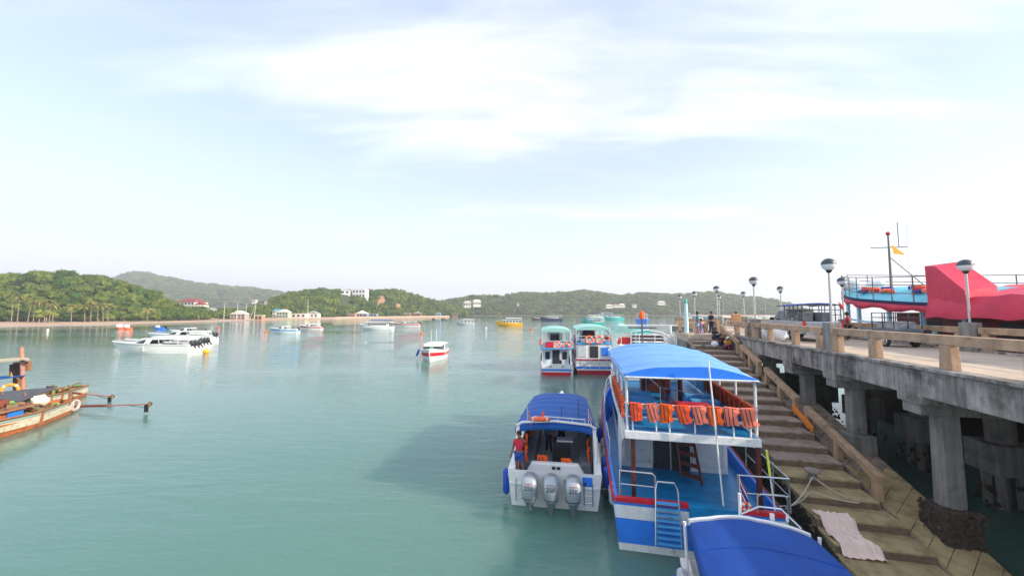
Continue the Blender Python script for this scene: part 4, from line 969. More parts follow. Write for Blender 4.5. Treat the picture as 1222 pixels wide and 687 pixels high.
# ---------------------------------------------------------------- speedboat with three outboards
SR=R(-9); SL=Vector((1.56,14.45,0))
def SW(x,y,z): c,s_=math.cos(SR),math.sin(SR); return Vector((SL.x+x*c-y*s_,SL.y+x*s_+y*c,z))
sb=thing('triple_engine_speedboat','white speedboat with blue canopy and three silver outboard engines left of the ferry','speedboat',SL,SR)
H=Hull(12,3.7,1.3,1.75,tb=.45,rake=1.8,tw=.94,pw=2.0,low=.84)
H.build(sb,white,pale,.55,.62,.26,n=18); H.rub(sb,mat('grey_rub','#7d8288',.6),.86,.04); 
m=MB(); m.prism([(-1.25,.7),(-.92,1.26),(.92,1.26),(1.25,.7)],.82,1.1,'Y'); m.build('engine_bulkhead',white,sb,.04)
m=MB(); m.box((0,.45,.62),(2.3,.8,.5)); m.build('engine_well',white,sb,.03)
for x in (-1.36,1.36): m=MB(); m.box((x,.38,.80),(.62,.85,.12)); m.build('boarding_platform',white,sb,.03)
for x in (-1.3,1.22):
    q=MB(); 
    for dx in (0,.3): q.tube([(x+dx-.12,-.06,.2),(x+dx-.12,-.06,.95),(x+dx-.12,.2,1.02)],.02,6)
    for z in (.3,.55,.8): q.tube([(x-.12,-.06,z),(x+.18,-.06,z)],.018,6)
    q.build('boarding_ladder',steel,sb)
m=MB(); m.box((1.22,-.015,1.02),(.36,.05,.32)); m.build('blue_panel',hullblue,sb,.01)
for x in (-1.0,0.0,1.0): 
    pass
for i,x in enumerate((-.78,0,.78)): outboard(sb,x-.08,.0,.48,1.05,cowl,letter=True)
for x in (-.39,.39,1.1): m=MB(); m.tube([(x-.05,.5,1.0),(x,.1,1.12),(x+.05,-.1,.9)],.035,6); m.build('fuel_hose',blackm,sb)
m=MB(); m.box((-.05,.79,1.12),(.14,.03,.1)); m.build('vent',dark,sb); m=MB(); m.box((.14,.79,1.12),(.14,.03,.1)); m.build('vent',dark,sb)
# canopy: blue canvas in five scallops
CY0,CY1=1.7,7.6
rows=[]
for i in range(31):
    s_=i/30; y=CY0+(CY1-CY0)*s_; w=1.66-.22*s_; dz=.075*abs(math.sin(s_*math.pi*6)); row=[]
    for j in range(15):
        q=-1+j/7; row.append(Vector((q*w,y,2.42+.12*math.sin(s_*2.6)-.05*s_+.24*(1-abs(q)**3)-(.08-dz)*(1-.5*q*q)*.9)))
    rows.append(row)
m=MB(); m.sheet(rows,.03); m.build('canopy',bluetarp,sb)
vb=MB(); tp=[p+Vector((0,-.01,0)) for p in rows[0]]; bt=[Vector((p.x*1.02,p.y-.07,p.z-.26)) for p in rows[0]]; vb.add(tp+bt,[(j,15+j,16+j,j+1) for j in range(14)],True); o=vb.build('valance',bluetarp,sb); o.modifiers.new('t','SOLIDIFY').thickness=.01
for sd,cc in ((-1,0),(1,14)):
    vb=MB(); tp=[r[cc]+Vector((sd*.01,0,0)) for r in rows]; bt=[p+Vector((sd*.03,0,-.2)) for p in tp]; vb.add(tp+bt,[(j,31+j,32+j,j+1) for j in range(30)],True); o=vb.build('side_flap',bluetarp,sb); o.modifiers.new('t','SOLIDIFY').thickness=.01
m=MB(); m.tube([(-1.64,1.62,2.46),(-1.4,1.62,2.6),(0,1.62,2.70),(1.4,1.62,2.6),(1.64,1.62,2.46)],.05,8); m.build('canopy_bar',white,sb)
m=MB(); m.tube([(-.5,1.66,2.86),(1.2,1.66,2.80)],.022,6); [m.tube([(x,1.66,2.62),(x,1.66,2.84)],.018,6) for x in (-.5,.1,.7,1.2)]; m.build('antenna_rail',steel,sb)
for sd in (-1,1):
    for y0_,y1_ in ((1.0,1.75),(3.6,3.7),(6.2,6.3)): m=MB(); m.tube([(sd*1.60,y0_,1.35),(sd*1.60*(1-.02*y1_),y1_,2.45)],.04,7); m.build('canopy_post',white,sb)
    m=MB(); m.prism([(1.0,1.36),(1.2,1.36),(2.2,2.42),(1.7,2.42)],sd*1.62-.03,sd*1.62+.03,'X'); m.build('side_wing',white,sb)
for x,h_ in ((.25,.65),(.95,.95)): m=MB(); m.tube([(x,1.66,2.66),(x,1.66,2.66+h_)],.012,5); m.build('antenna',blackm,sb)
m=MB(); m.box((-.55,2.1,2.78),(.12,.1,.26)); m.build('beacon',orange2,sb,.02)
for sd in (-1,1):
    m=MB(); m.box((sd*1.2,4.0,.80),(.5,4.8,.5)); m.build('bench',mat('grey_bench','#6d7680',.6),sb,.05)
    m=MB(); m.box((sd*1.46,4.0,1.35),(.08,4.8,.7)); m.build('backrest',mat('shaded_cushion','#3b424c',.7),sb,.03)  # canopy shade put into the dark backrest colour
m=MB(); m.box((.2,3.2,1.0),(.8,.9,.9)); m.build('locker',dark,sb,.04)
m=MB(); m.box((.25,6.6,1.2),(1.9,1.0,1.3)); m.build('console',pale,sb,.06)
m=MB(); m.box((-.7,6.9,1.5),(.6,.5,1.6)); m.build('console',white,sb,.06)
m=MB(); m.box((0,7.7,2.0),(2.5,.06,.8),rx=R(-20)); m.build('windscreen',glass,sb)
m=MB(); m.box((.35,2.9,1.55),(.7,.5,.08)); m.build('tray_table',pale,sb,.01)
ring_float(None,SW(-.62,1.55,2.78),.34,.085,Matrix.Rotation(SR,3,'Z')@Matrix.Rotation(R(78),3,'X'),'orange life ring lying on the rear edge of the blue speedboat canopy')
flag(SW(-1.18,1.62,2.62),.62,'small striped flag at the left rear corner of the speedboat canopy',THAI,.22,.34,2.4); flag(SW(1.35,1.62,2.55),.72,'small striped flag at the right rear corner of the speedboat canopy',THAI,.22,.38,2.4)
for i,(x,y,z,rz_) in enumerate([(-.55,1.3,1.36,0),(.42,1.2,1.33,0),(-1.25,1.7,1.55,-70),(-1.32,2.6,1.75,-75),(-1.32,4.2,1.8,-78),(-1.32,5.2,1.85,-78),(1.36,1.8,1.55,70),(1.36,2.6,1.65,75)]):
    vest(SW(x,y,z),SR+R(rz_),orange2,['orange life vest on the white bulkhead, left one of two','orange life vest on the white bulkhead, right one of two','orange life vest on the left bench of the speedboat, nearest the man','orange life vest on the left side of the speedboat, second from the stern','orange life vest on the left side of the speedboat, third from the stern','orange life vest deepest inside the speedboat on the left','orange life vest at the right side of the speedboat, nearest the stern','orange life vest at the right side of the speedboat, farther in'][i],'life vests in the speedboat',seed=60+i)
fender(SW(-1.86,.35,1.2),1.0,.13,mat('blue_fender','#1c50b8',.55),'long blue fender on the left stern of the triple-engine speedboat')
bf=mat('blue_fender','#1c50b8'); wf=mat('white_fender','#c9cfd6',.5,dirt=('#6d6f72',.5,.7,4.))
for i,(x,y,z,L_,m_,lb) in enumerate([(1.98,.7,1.35,.8,bf,'blue fender between speedboat and ferry, nearest of the row'),(2.02,1.6,1.4,.8,bf,'blue fender between speedboat and ferry, second of the row'),(2.12,.1,1.0,.75,wf,'dirty white fender between speedboat and ferry, nearest the camera'),(2.1,2.6,1.4,.75,wf,'dirty white fender between speedboat and ferry, behind the blue ones'),(2.1,3.6,1.5,.75,wf,'dirty white fender farther forward between speedboat and ferry'),(2.05,4.9,1.6,.75,bf,'blue fender farthest forward between speedboat and ferry'),(2.2,6.6,1.9,.8,wf,'dirty white fender by the ferry bow rail')]):
    fender(SW(x,y,z),L_,.15,m_,lb,'fenders between speedboat and ferry',(.1*(i%2),.1,1))
# ---------------------------------------------------------------- foreground speedboat with deep blue canopy
GR=R(-13.5); GL=Vector((5.42,9.3,0))
def GW(x,y,z): c,s_=math.cos(GR),math.sin(GR); return Vector((GL.x+x*c-y*s_,GL.y+x*s_+y*c,z))
gb=thing('canopied_speedboat','white speedboat with deep blue canopy cut off by the bottom photo edge','speedboat',GL,GR)
H=Hull(9.6,2.9,1.25,1.5,tb=.45,rake=1.4,tw=.94,low=.84)
class Rev: pass
sub=bpy.data.objects.new('x',None); bpy.data.objects.remove(sub)
# the boat lies with its stern toward the ferry: build it pointing back toward the camera
gb.rotation_euler=(0,0,GR+math.pi); 
H.build(gb,white,pale,.5,.6,.2,n=16); H.rub(gb,blackm,.88,.03)
rows=[]
for i in range(17):
    s_=i/16; y=.55+5.9*s_; w=1.2+.28*min(1,s_*1.3); row=[]
    for j in range(13):
        q=-1+j/6; row.append(Vector((q*w,y,2.36+.03*math.sin(s_*math.pi*3)+.19*(1-abs(q)**2.4)+.05*noise.noise(Vector((q*1.5,y*.9,3)))+.02*noise.noise(Vector((q*5,y*2.5,3))))))
    rows.append(row)
m=MB(); m.sheet(rows,.03); m.build('canopy',fgtarp,gb)
for i in (3,7,11): m=MB(); m.tube([p+Vector((0,0,.004)) for p in rows[i]],.014,5); m.build('seam',fgtarp,gb)
for sd,cc in ((-1,0),(1,12)):
    vb=MB(); tp=[r[cc]+Vector((sd*.005,0,0)) for r in rows]; bt=[p+Vector((sd*.05,0,-.24)) for p in tp]; vb.add(tp+bt,[(j,17+j,18+j,j+1) for j in range(16)],True); o=vb.build('side_flap',fgtarp,gb); o.modifiers.new('t','SOLIDIFY').thickness=.01
fr=[p+Vector((0,-.05,.03)) for p in rows[0]]
m=MB(); m.tube([fr[0]-Vector((0,0,.1))]+fr+[fr[-1]-Vector((0,0,.1))],.035,8); m.build('canopy_bar',white,gb)
m=MB(); m.sheet([[p+Vector((0,-.28,-.05)) for p in rows[0]],[p+Vector((0,-.02,.0)) for p in rows[0]]],.03); m.build('canopy_lip',white,gb)
for sd in (-1,1):
    for y in (.6,3.0,5.5): m=MB(); m.tube([(sd*1.3,y,1.25),(sd*1.34,y,2.4)],.035,7); m.build('canopy_post',white,gb)
for x,h_,r in ((.1,.5,.035),(-.55,.12,.05),(-.85,.12,.03)): m=MB(); m.tube([(x,.35,2.55),(x,.35,2.55+h_)],r,8); m.build('antenna',white,gb)
m=MB(); m.tube([(.1,.4,2.62),(-.3,.3,2.78),(-.75,.3,2.78),(-1.05,.5,2.5)],.02,6); m.build('grab_rail',steel,gb)
for i in (-1,1): outboard(gb,i*.4,0,.55,.95,cowl)
fender(GW(-1.62,-.9,1.35),.55,.13,bf,'blue fender with lashed line on the foreground speedboat'); fender(GW(-1.45,-.75,1.45),.6,.12,wf,'white fender beside the blue one on the foreground speedboat')
# ---------------------------------------------------------------- boats moored ahead
def stern(px0,px1,py): a=Q(px0,py,.1);b=Q(px1,py,.1); return (a+b)/2
t,H_=tourboat('small blue and white passenger boat with teal canopy, left one of the moored pair',stern(646,683,447),R(-4),11,3.9,white,hullblue,redp,teal,skyblue,zd=.9,zu=2.9,zr=5.1,nwin=5,group='passenger boats moored ahead of the speedboat')
LB=stern(646,683,447)
ring_float(None,LB+Vector((.05,.5,3.35)),.36,.10,None,'orange life ring at the middle of the upper rail of the leftmost moored boat')
ring_float(None,LB+Vector((1.15,.55,3.15)),.34,.10,None,'orange life ring at the right of the upper rail of the leftmost moored boat')
m=MB(); m.box((-.85,.6,3.35),(.9,.4,.6)); m.build('red_box',redp,t,.03)
m=MB(); m.box((.4,1.3,1.1),(.5,.4,.8)); m.build('crate',dark,t,.02)
for x in (-.7,.7): m=MB(); m.ball((x,-.1,.95),(.12,.08,.06)); m.build('stern_fitting',brown,t)
for sd in (-1,1): m=MB(); [m.ball((sd*1.85,1.5+.45*i,3.45),(.12,.25,.33),8,5) for i in range(6)]; m.build('hanging_vests',orange,t)
LB2=stern(686,732,446)
t,H_=tourboat('wide white passenger boat with striped transom and arched teal canopy, beside the smaller moored one',LB2,R(-6),13,4.7,white,hullblue,redl,teal,skyblue,zd=1.2,zu=3.4,zr=5.3,nwin=6,door=False,group='passenger boats moored ahead of the speedboat')
m=MB(); m.box((0,.35,2.3),(4.0,.1,2.0)); m.build('stern_wall',white,t,.05)
m=MB(); m.box((.05,.28,2.5),(1.0,.08,1.35)); m.build('door',dark,t,.12,3)
m=MB(); m.box((1.35,.27,2.55),(.9,.08,1.0)); m.build('blue_panel',hullblue,t,.03)
m=MB(); m.box((-1.35,.27,2.5),(1.0,.08,1.2)); m.build('slatted_panel',pale,t,.03)
m=MB(); m.box((0,-.03,1.62),(4.3,.08,.18)); m.build('magenta_strip',mat('magenta_paint','#a8325f',.5),t)
for x in (-2.1,-1.2,-.4,.6,1.4,2.1): m=MB(); m.tube([(x,-.12,.6),(x,-.12,1.75)],.035,6); m.build('stern_post',steel,t)
m=MB(); m.tube([(-2.1,-.12,1.35),(2.1,-.12,1.35)],.03,6); m.build('stern_bar',steel,t)
for x in (-.62,.55): ring_float(None,LB2+Vector((x+.1,.1,3.95)),.40,.11,None,f'orange life ring on the wide moored boat, {"left" if x<0 else "right"} of two')
for sd in (-1,1):
    m=MB(); m.tube([(sd*2.1,.7,3.4),(sd*2.05,.8,4.4),(sd*1.6,1.,5.0),(sd*.9,1.1,5.3)],.05,7); m.build('arch_frame',blackm,t)
    m=MB(); [m.ball((sd*1.95,1.6+.5*i,3.95),(.12,.28,.36),8,5) for i in range(7)]; m.build('hanging_vests',orange,t)
m=MB(); m.box((-.3,3.2,4.1),(1.6,.5,1.2)); m.build('dark_bundle',mat('dark_red_cloth','#5d2b35',.8,var=.4,scale=3),t,.1)
# third moored boat, over the ferry's roof: white frame, brown benches, teal canopy at the left
LB3=Vector((11.3,31.5,0))
t,H_=tourboat('white boat with brown slatted benches just beyond the blue roof',LB3,R(-13),13,4.8,white,hullblue,redl,teal,skyblue,zd=1.6,zu=4.2,zr=6.1,roof=False,upper=False,nwin=6)
hw=2.1
rails(t,whitep,[(-hw,1,4.3),(-hw*.3,.8,4.3),(hw*.3,.8,4.3),(hw,1,4.3)],0,1.0,r=.035,mids=0)
m=MB(); pts=[(-1.3,.9,5.55),(0,.9,5.7),(1.2,.9,5.55),(2.1,.9,4.95),(2.35,.9,4.4)]; m.tube(pts,.06,7); m.tube([Vector(p)-Vector((0,0,.28)) for p in pts],.05,7); m.build('bent_rail',whitep,t)
for x in (-1.3,-.9,1.4,1.7,2.0,2.25): m=MB(); m.tube([(x,.9,4.3),(x,.9,5.55-.35*max(0,x-1.2))],.05,6); m.build('stanchion',whitep,t)
for z in (4.55,4.85,5.15): m=MB(); m.box((.1,1.3,z),(2.6,.09,.17)); m.build('bench_slat',brown,t,.01)
m=MB(); m.tube([(-2.2,2.8,6.05),(2.9,2.8,6.05)],.06,7); m.build('cross_bar',whitep,t)
m=MB(); m.tube([(2.2,2.8,4.3),(2.2,2.8,6.05)],.13,10); m.build('thick_post',whitep,t)
m=MB(); m.tube([(-1.7,2.8,4.3),(-1.7,2.8,6.05)],.05,7); m.build('thin_post',whitep,t)
arch_roof(t,teal,1.4,7,1.6,1.6,5.6,5.7,.42,'teal_canopy',8,6,.05); 
for o in [c for c in t.children if c.name.startswith(('teal_canopy','valance'))]: o.location=(-1.9,0,0)
m=MB(); m.prism([(-.9,5.1),(1.2,5.1),(.9,5.45),(-.6,5.45)],6,9,'Y'); m.build('green_cover',tealp,t)
m=MB(); [m.ball((-2.2,1.6+.4*i,4.75-.06*i),(.13,.25,.26),8,5) for i in range(5)]; m.build('hanging_vests',orange,t)
m=MB(); m.box((-1.6,1.6,4.7),(.9,.5,.7)); m.build('red_seat',redp,t,.05)
mp=Vector((8.15,22.1,0))
mt=thing('signal_mast','thin dark mast with crossbar and orange light rising over the blue roof','mast',FW(-.35,9.6,UZ+1.95),FR)
m=MB(); m.tube([(0,0,-.1),(0,0,1.75)],.04,7); m.build('pole',mat('dark_pole','#4a4f55',.6),mt); m=MB(); m.tube([(-.75,0,1.0),(.75,0,1.0)],.03,6); m.build('crossbar',blackm,mt)
m=MB(); m.lathe([(.02,1.55),(.14,1.5),(.14,1.8),(.05,1.92)],n=10); m.build('light',orange2,mt)
# ---------------------------------------------------------------- speedboat in the middle, bow to camera
t=speedboat('white and red speedboat coming toward the camera alone in open water',Q(514,432,.0)+Vector((-.6,8.5,0)),R(183),9.5,4.0,white,redp,'hard',white,2,z0=1.3,z1=1.9)
for x in (-.35,.45): m=MB(); m.tube([(x,4.5,2.3),(x,4.5,4.6)],.03,5); m.build('antenna',whitep,t)
m=MB(); m.box((0,7.2,2.0),(.5,.3,.35)); m.build('green_bundle',greenp,t,.08)
c0=t.location
fender(c0+Vector((-2.05,-4.6,1.5)),1.1,.17,bf,'blue fender on the left side of the lone white and red speedboat',None,(.4,0,1)); fender(c0+Vector((1.75,-4.4,1.6)),1.1,.16,bf,'blue fender on the right side of the lone white and red speedboat',None,(-.2,0,1))
# ---------------------------------------------------------------- group of long speedboats at the left
g='long white speedboats anchored off the left headland'
def bowleft(label,pxb,pxs,py,B,rz=R(88),**k):
    a=Q(pxb,py,.1);b=Q(pxs,py,.1); L_=(b-a).length; d=(a-b).normalized(); rz=math.atan2(-d.x,d.y)
    return speedboat(label,Vector((b.x,b.y,0)),rz,L_*1.02,B,group=g if k.pop('grp',1) else None,**k)
t=bowleft('longest white speedboat, nearest the camera in the left cluster',135,232,420,3.4,z0=1.55,z1=2.0,neng=3)
m=MB(); m.box((1.75,5.5,1.2),(.08,.35,.4)); m.build('blue_fender',bf,t)
bowleft('white speedboat second in the left cluster with yellow and purple float at its stern',150,243,416.5,3.3,z0=1.6,z1=2.0,neng=3)
bowleft('white speedboat third in the left cluster with raised dark engines',178,256,407,3.2,z0=1.6,z1=2.1,neng=2)
bowleft('white speedboat farthest back in the left cluster with a slanted arch',203,245,400,3.,z0=1.4,z1=1.8,top='small',neng=1)
p=Q(246,419,.3); tag(MB(p).ball(p,(.5,.5,.45)).build('float',yellow),'yellow and purple float at the stern of the long speedboats','float')
bowleft('white speedboat with pale blue hull stripe and low canopy, left of the beach masts',322,356,396.5,3.,sm=skyblue,z0=1.3,z1=1.8,neng=1,grp=0,top='small')
bowleft('white speedboat with red stripe in front of the blue-roofed house',357,384,392.5,3.2,sm=redp,z0=1.3,z1=1.9,neng=1,grp=0)
bowleft('white speedboat with red stern lying right of the white ferry',467,501,389,3.2,sm=redp,z0=1.5,z1=2.,neng=2,grp=0)
def bl2(label,pxb,pxs,py,B,**k):
    a=Q(pxb,py,.1);b=Q(pxs,py,.1); L_=(b-a).length; d=(a-b).normalized(); return tourboat(label,Vector((b.x,b.y,0)),math.atan2(-d.x,d.y),L_,B,low_=True,**k)
bl2('white day ferry with blue canvas roof anchored off the white villas',429,469,393,4.2,hm=white,roofm=bluetarp,upper=False,roof=True,zd=1.0,zu=3.2,zr=4.0,band=None,door=False,nwin=8)
bl2('yellow-hulled boat with white cabin in the middle of the bay',591,624,388.5,4.2,hm=yellow,roofm=white,upper=False,zd=1.2,zu=3.2,zr=4.2,band=yellow,door=False,nwin=5)
bl2('navy-hulled white boat with green roof in the middle distance',644,671,382.5,5,hm=mat('navy_hull','#27365f',.5),roofm=greenp,upper=False,zd=1.8,zu=4.3,zr=5.6,band=None,door=False,nwin=6)
bl2('low turquoise boat with pale green rails, nearest of the green boats',694,720,388,4.6,hm=tealp,roofm=mat('pale_green_canvas','#a9dcc0',.6),upper=True,zd=1.4,zu=3.2,zr=4.7,band=greenp,door=False,nwin=6)
bl2('turquoise and white boat behind the nearest green boat',694,716,383.5,5,hm=tealp,roofm=white,upper=False,zd=1.7,zu=4,zr=5.2,band=None,door=False,nwin=6)
bl2('long turquoise ferry with flat green roof, rightmost of the green boats',720,744,381.5,6,hm=mat('bright_turquoise','#45c9c0',.5),roofm=greenp,upper=False,zd=2.2,zu=5,zr=6.2,band=None,door=False,nwin=9)
bl2('white ferry with tall upper deck behind the green boats',708,731,380.5,6,hm=white,roofm=white,upper=True,zd=2.2,zu=5,zr=7.2,band=None,door=False,nwin=8)
t,_=tourboat('white boat with blue hull seen from its stern beyond the moored boats',stern(757,774,384.5),R(-25),13,9.,hm=hullblue,roofm=white,upper=False,zd=2.2,zu=5.2,zr=6.5,band=None,nwin=5,low_=True)
bl2('small pale boat alone right of the sea wall',543,566,387,3.6,hm=pale,roofm=pale,upper=False,zd=1.0,zu=2.6,zr=3.2,band=None,door=False,nwin=3)
bl2('small brown tender beside the navy-hulled boat',634,645,381.5,4,hm=brown,roofm=pale,upper=False,roof=False,zd=.8,zu=2.0,zr=3,band=None,door=False,nwin=2)
bl2('white boat with red band partly hidden by the pier railing',813,838,381,5,hm=white,roofm=white,upper=False,zd=1.8,zu=4,zr=5,band=redp,door=False,nwin=6)
for px0,px1,py,hx,lb in [(856,872,379,353,'white sailing boat behind the pier railing, leftmost of the three'),(892,908,380,355,'white sailing boat behind the pier railing, middle of the three'),(906,922,379,358,'white sailing boat behind the pier railing, rightmost of the three')]:
    a=Q(px1,py,.1);b=Q(px0,py,.1); L_=(b-a).length; t=thing('sailing_boat',lb,'sailing boat',a,R(90)); Hh=Hull(L_,4.2,1.4,2.2,tb=.4,rake=2,tw=.7); Hh.build(t,white,white,None,1,n=10)
    m=MB(); m.loft([[(-1.2,L_*.25,1.4),(1.2,L_*.25,1.4),(.8,L_*.65,1.7),(-.8,L_*.65,1.7)],[(-1.,L_*.27,2.3),(1.,L_*.27,2.3),(.6,L_*.58,2.2),(-.6,L_*.58,2.2)]],sm=False); m.build('cabin',white,t)
    m=MB(); z=QY((px0+px1)/2,hx,a.y).z; m.tube([(0,L_*.5,1.5),(0,L_*.5,z)],.16,6); m.build('mast',whitep,t)
    m=MB(); m.tube([(0,L_*.5,3),(0,L_*.12,2.9)],.12,6); m.build('boom',pale,t)
# fish-market tents / pale barges behind the railing
for px,lb in ((845,'small turquoise boat behind the head of the pier'),(932,'dark-hulled speedboat seen between truck and railing')):
    a=Q(px+9,380.5,.1);b=Q(px-7,380.5,.1); d=(b-a).normalized(); speedboat(lb,a,math.atan2(-d.x,d.y),(a-b).length,4.,tealp if px<900 else mat('grey_hull','#5b6470',.5),None,'hard',white,1,z0=2,z1=2.5)
# dinghies near the left shore
def dinghy(label,px0,px1,py,m_,B=1.7,motor=True,grp=None,cat='dinghy'):
    a=Q(px1,py,.05);b=Q(px0,py,.05); d=(b-a).normalized(); t=thing('dinghy',label,cat,a,math.atan2(-d.x,d.y),grp); L_=(b-a).length
    Hh=Hull(L_,B,.8,1.3,tb=.4,rake=.8,tw=.85); Hh.build(t,m_,wooddark,.3,.9,.1,n=8)
    m=MB(); [m.box((0,L_*q,.6),(B*.8,.3,.08)) for q in (.3,.55)]; m.build('thwart',wood,t)
    if motor: outboard(t,0,0,.6,1.2,blackm,tilt=R(-40),dark_=blackm)
    return t
for px0,px1,py,lb in ((139,147,392.5,'orange and white open boat near the left beach, left one of two'),(147,156,393,'orange and white open boat near the left beach, right one of two')):
    t=dinghy(lb,px0,px1,py,buoyo,2.2,False); m=MB(); m.box((0,1.8,1.4),(1.6,1.2,1.4)); m.build('cabin',plastic,t,.05)
t=dinghy('small dark blue motorboat near the left beach',183,197,393,hullblue,2.2); m=MB(); m.box((0,3.2,1.3),(1.3,.9,.9)); m.build('wheelhouse',white,t,.08)
dinghy('low dark rowing boat close under the sea wall',515,519,381,wooddark,1.8,False); dinghy('low dark rowing boat right of the one under the sea wall',526,531,381,wooddark,1.8,False)
for px,py,m_,lb in [(317,397,orange2,'orange mooring buoy left of the pale blue striped speedboat'),(503,398.5,orange2,'orange mooring buoy above the lone speedboat'),(57,394.5,plastic,'tiny white buoy off the left beach'),(261,391,orange2,'orange mooring buoy right of the speedboat cluster'),(580,392,plastic,'tiny white buoy below the yellow boat'),(634,393,orange2,'tiny orange buoy right of the yellow boat'),(207,400,orange2,'orange buoy beside the farthest boat of the left cluster')]:
    p=Q(px,py,0); tag(MB(p).ball(p+Vector((0,0,.25)),(.42,.42,.5),10,7).build('mooring_buoy',m_),lb,'buoy','mooring buoys')
# ---------------------------------------------------------------- wooden fishing boats at the lower left
def plank_boat(label,loc,rz,L_,B,z0,z1,detail=True):
    t=thing('wooden_fishing_boat',label,'fishing boat',loc,rz); Hh=Hull(L_,B,z0,z1,tb=.7,rake=.8,tw=.25,pw=2.2,low=.7,flare=.8)
    Hh.build(t,mat('orange_brown_hull','#b5683c',.7,var=.25,scale=4,dirt=('#6e4630',.5,.7,3.)),wood,z0-.25,.95,.1,n=18)
    Hh.stripe(t,mat('cream_band','#d8cdb4',.7,var=.15,dirt=('#a08a64',.5,.7,4.)),.52,.84,name='cream_band',transom=False); Hh.stripe(t,mat('teal_line','#8fb7b0',.7),.86,.93,name='teal_line',transom=False); Hh.rub(t,wood,1.0,.06)
    return t,Hh
A=Vector((-32.3,27.9,-.12)); AR=math.atan2(-.17,-.98)
t,Hh=plank_boat('nearer wooden fishing boat with orange cabin and flat grey awning over its stern',A,math.pi+R(10)*-1,12,3.4,1.05,1.6)
t.rotation_euler=(0,0,R(180+14)); 
m=MB(); m.loft([[(-.9,4.2,.6),(.9,4.2,.6),(1.1,11,.7),(-1.1,11,.7)],[(-.8,4.4,1.45),(.8,4.4,1.45),(1.0,11,1.5),(-1.0,11,1.5)]],sm=False); m.build('cabin',mat('orange_cabin','#a8562e',.7,var=.2,scale=4),t)
m=MB(); m.loft([[(-1.15,3.6,1.44),(1.15,3.6,1.44),(1.3,11,1.5),(-1.3,11,1.5)],[(-1.1,3.6,1.53),(1.1,3.6,1.53),(1.25,11,1.6),(-1.25,11,1.6)]],sm=False); m.build('cabin_roof',wood,t)
for sd in (-1,1):
    for i,(y,c) in enumerate([(4.9,hullblue),(6.1,plastic),(6.7,dark),(7.6,dark),(8.6,plastic)]):
        m=MB(); m.box((sd*(.93+.03*(y-4.4)),y,1.10),(.06,.9 if i in (0,3) else .5,.46)); m.build('window',c,t)
rr=random.Random(9)
def clutter(parent,n,x,y,z,mats,s0=.12,s1=.4,name='deck_gear'):
    for k,mt_ in enumerate(mats):
        m=MB()
        for i in range(n//len(mats)):
            c=(rr.uniform(*x),rr.uniform(*y),rr.uniform(*z)); q=rr.random()
            if q<.3: m.box(c,(rr.uniform(s0,s1),rr.uniform(s0,s1),rr.uniform(s0,s1)*.7),rz=rr.random()*3)
            elif q<.6: m.tube([c,(c[0]+rr.uniform(-.5,.5),c[1]+rr.uniform(-.9,.9),c[2]+rr.uniform(-.05,.3))],rr.uniform(.02,.05),5)
            else: m.ball(c,(rr.uniform(s0,s1)*.6,rr.uniform(s0,s1)*.6,rr.uniform(s0,s1)*.4),8,5,lambda v:.8+.4*noise.noise(v*2+Vector(c)))
        m.build(name,mt_,parent,kind='stuff')
netm=mat('fishing_net','#7d6f55',.95,var=.4,scale=12,bump=1,bs=40)
clutter(t,90,(-.7,.8),(1.0,4.3),(.8,1.1),[netm,wooddark,mat('rust_metal','#7b3d28',.8,var=.3),wood,mat('dusty_green','#6f9a4f',.8)])
clutter(t,60,(-.9,.9),(4.0,10.5),(1.55,1.75),[netm,wooddark,wood,mat('dusty_green','#6f9a4f',.8),mat('rust_metal','#7b3d28',.8)],.15,.5)
m=MB(); m.ball((.1,2.0,1.4),(.45,.5,.42),14,9,lambda v:.85+.35*noise.noise(v*2)); m.ball((.5,1.3,1.3),(.34,.4,.4),14,9,lambda v:.85+.35*noise.noise(v*2.3)); m.build('white_sack',mat('cream_sack','#e8dcc4',.85,var=.1,bump=.4,bs=12),t)
for x in (-.35,.35): m=MB(); m.box((x*2,1.2+x,1.25),(.12,.12,.9)); m.build('bitt',wood,t)
m=MB(); m.ring((-.5,.1,.62),.34,.10,'X',18,8); m.build('tyre',mat('pale_tyre','#b9a6a2',.8,var=.3),t)
m=MB(); m.box((.3,7.4,1.85),(.8,.7,.45)); m.build('ice_box',plastic,t,.03); m=MB(); m.box((.3,8.1,1.85),(.5,.4,.5)); m.build('red_box',redp,t,.03)
m=MB(); m.lathe([(.25,1.8),(.32,1.95),(.3,2.25),(.2,2.3)],(.0,4.6,-.3),12); m.build('pot',mat('rust_metal','#7b3d28',.8),t)
gw=lambda px,py,Y: (Matrix.Translation(A)@Matrix.Rotation(R(180+14),4,'Z')).inverted()@QY(px,py,Y)
m=MB(); m.sheet([[gw(-40,478,24.2),gw(0,475,24.6),gw(24,479,24.9),gw(45,470,26.0),gw(67,463.5,28)],[gw(-40,468,26.5),gw(0,467,26.8),gw(22,465,27),gw(45,463,27.8),gw(63,462.5,28.6)]],.04,False); m.build('grey_awning',mat('grey_shade_net','#4d4f57',.85,var=.1),t)
for px,Y in ((3,25.5),(30,26),(62,28)): m=MB(); m.tube([gw(px,468,Y),gw(px,492,Y)],.04,6); m.build('awning_post',wood,t)
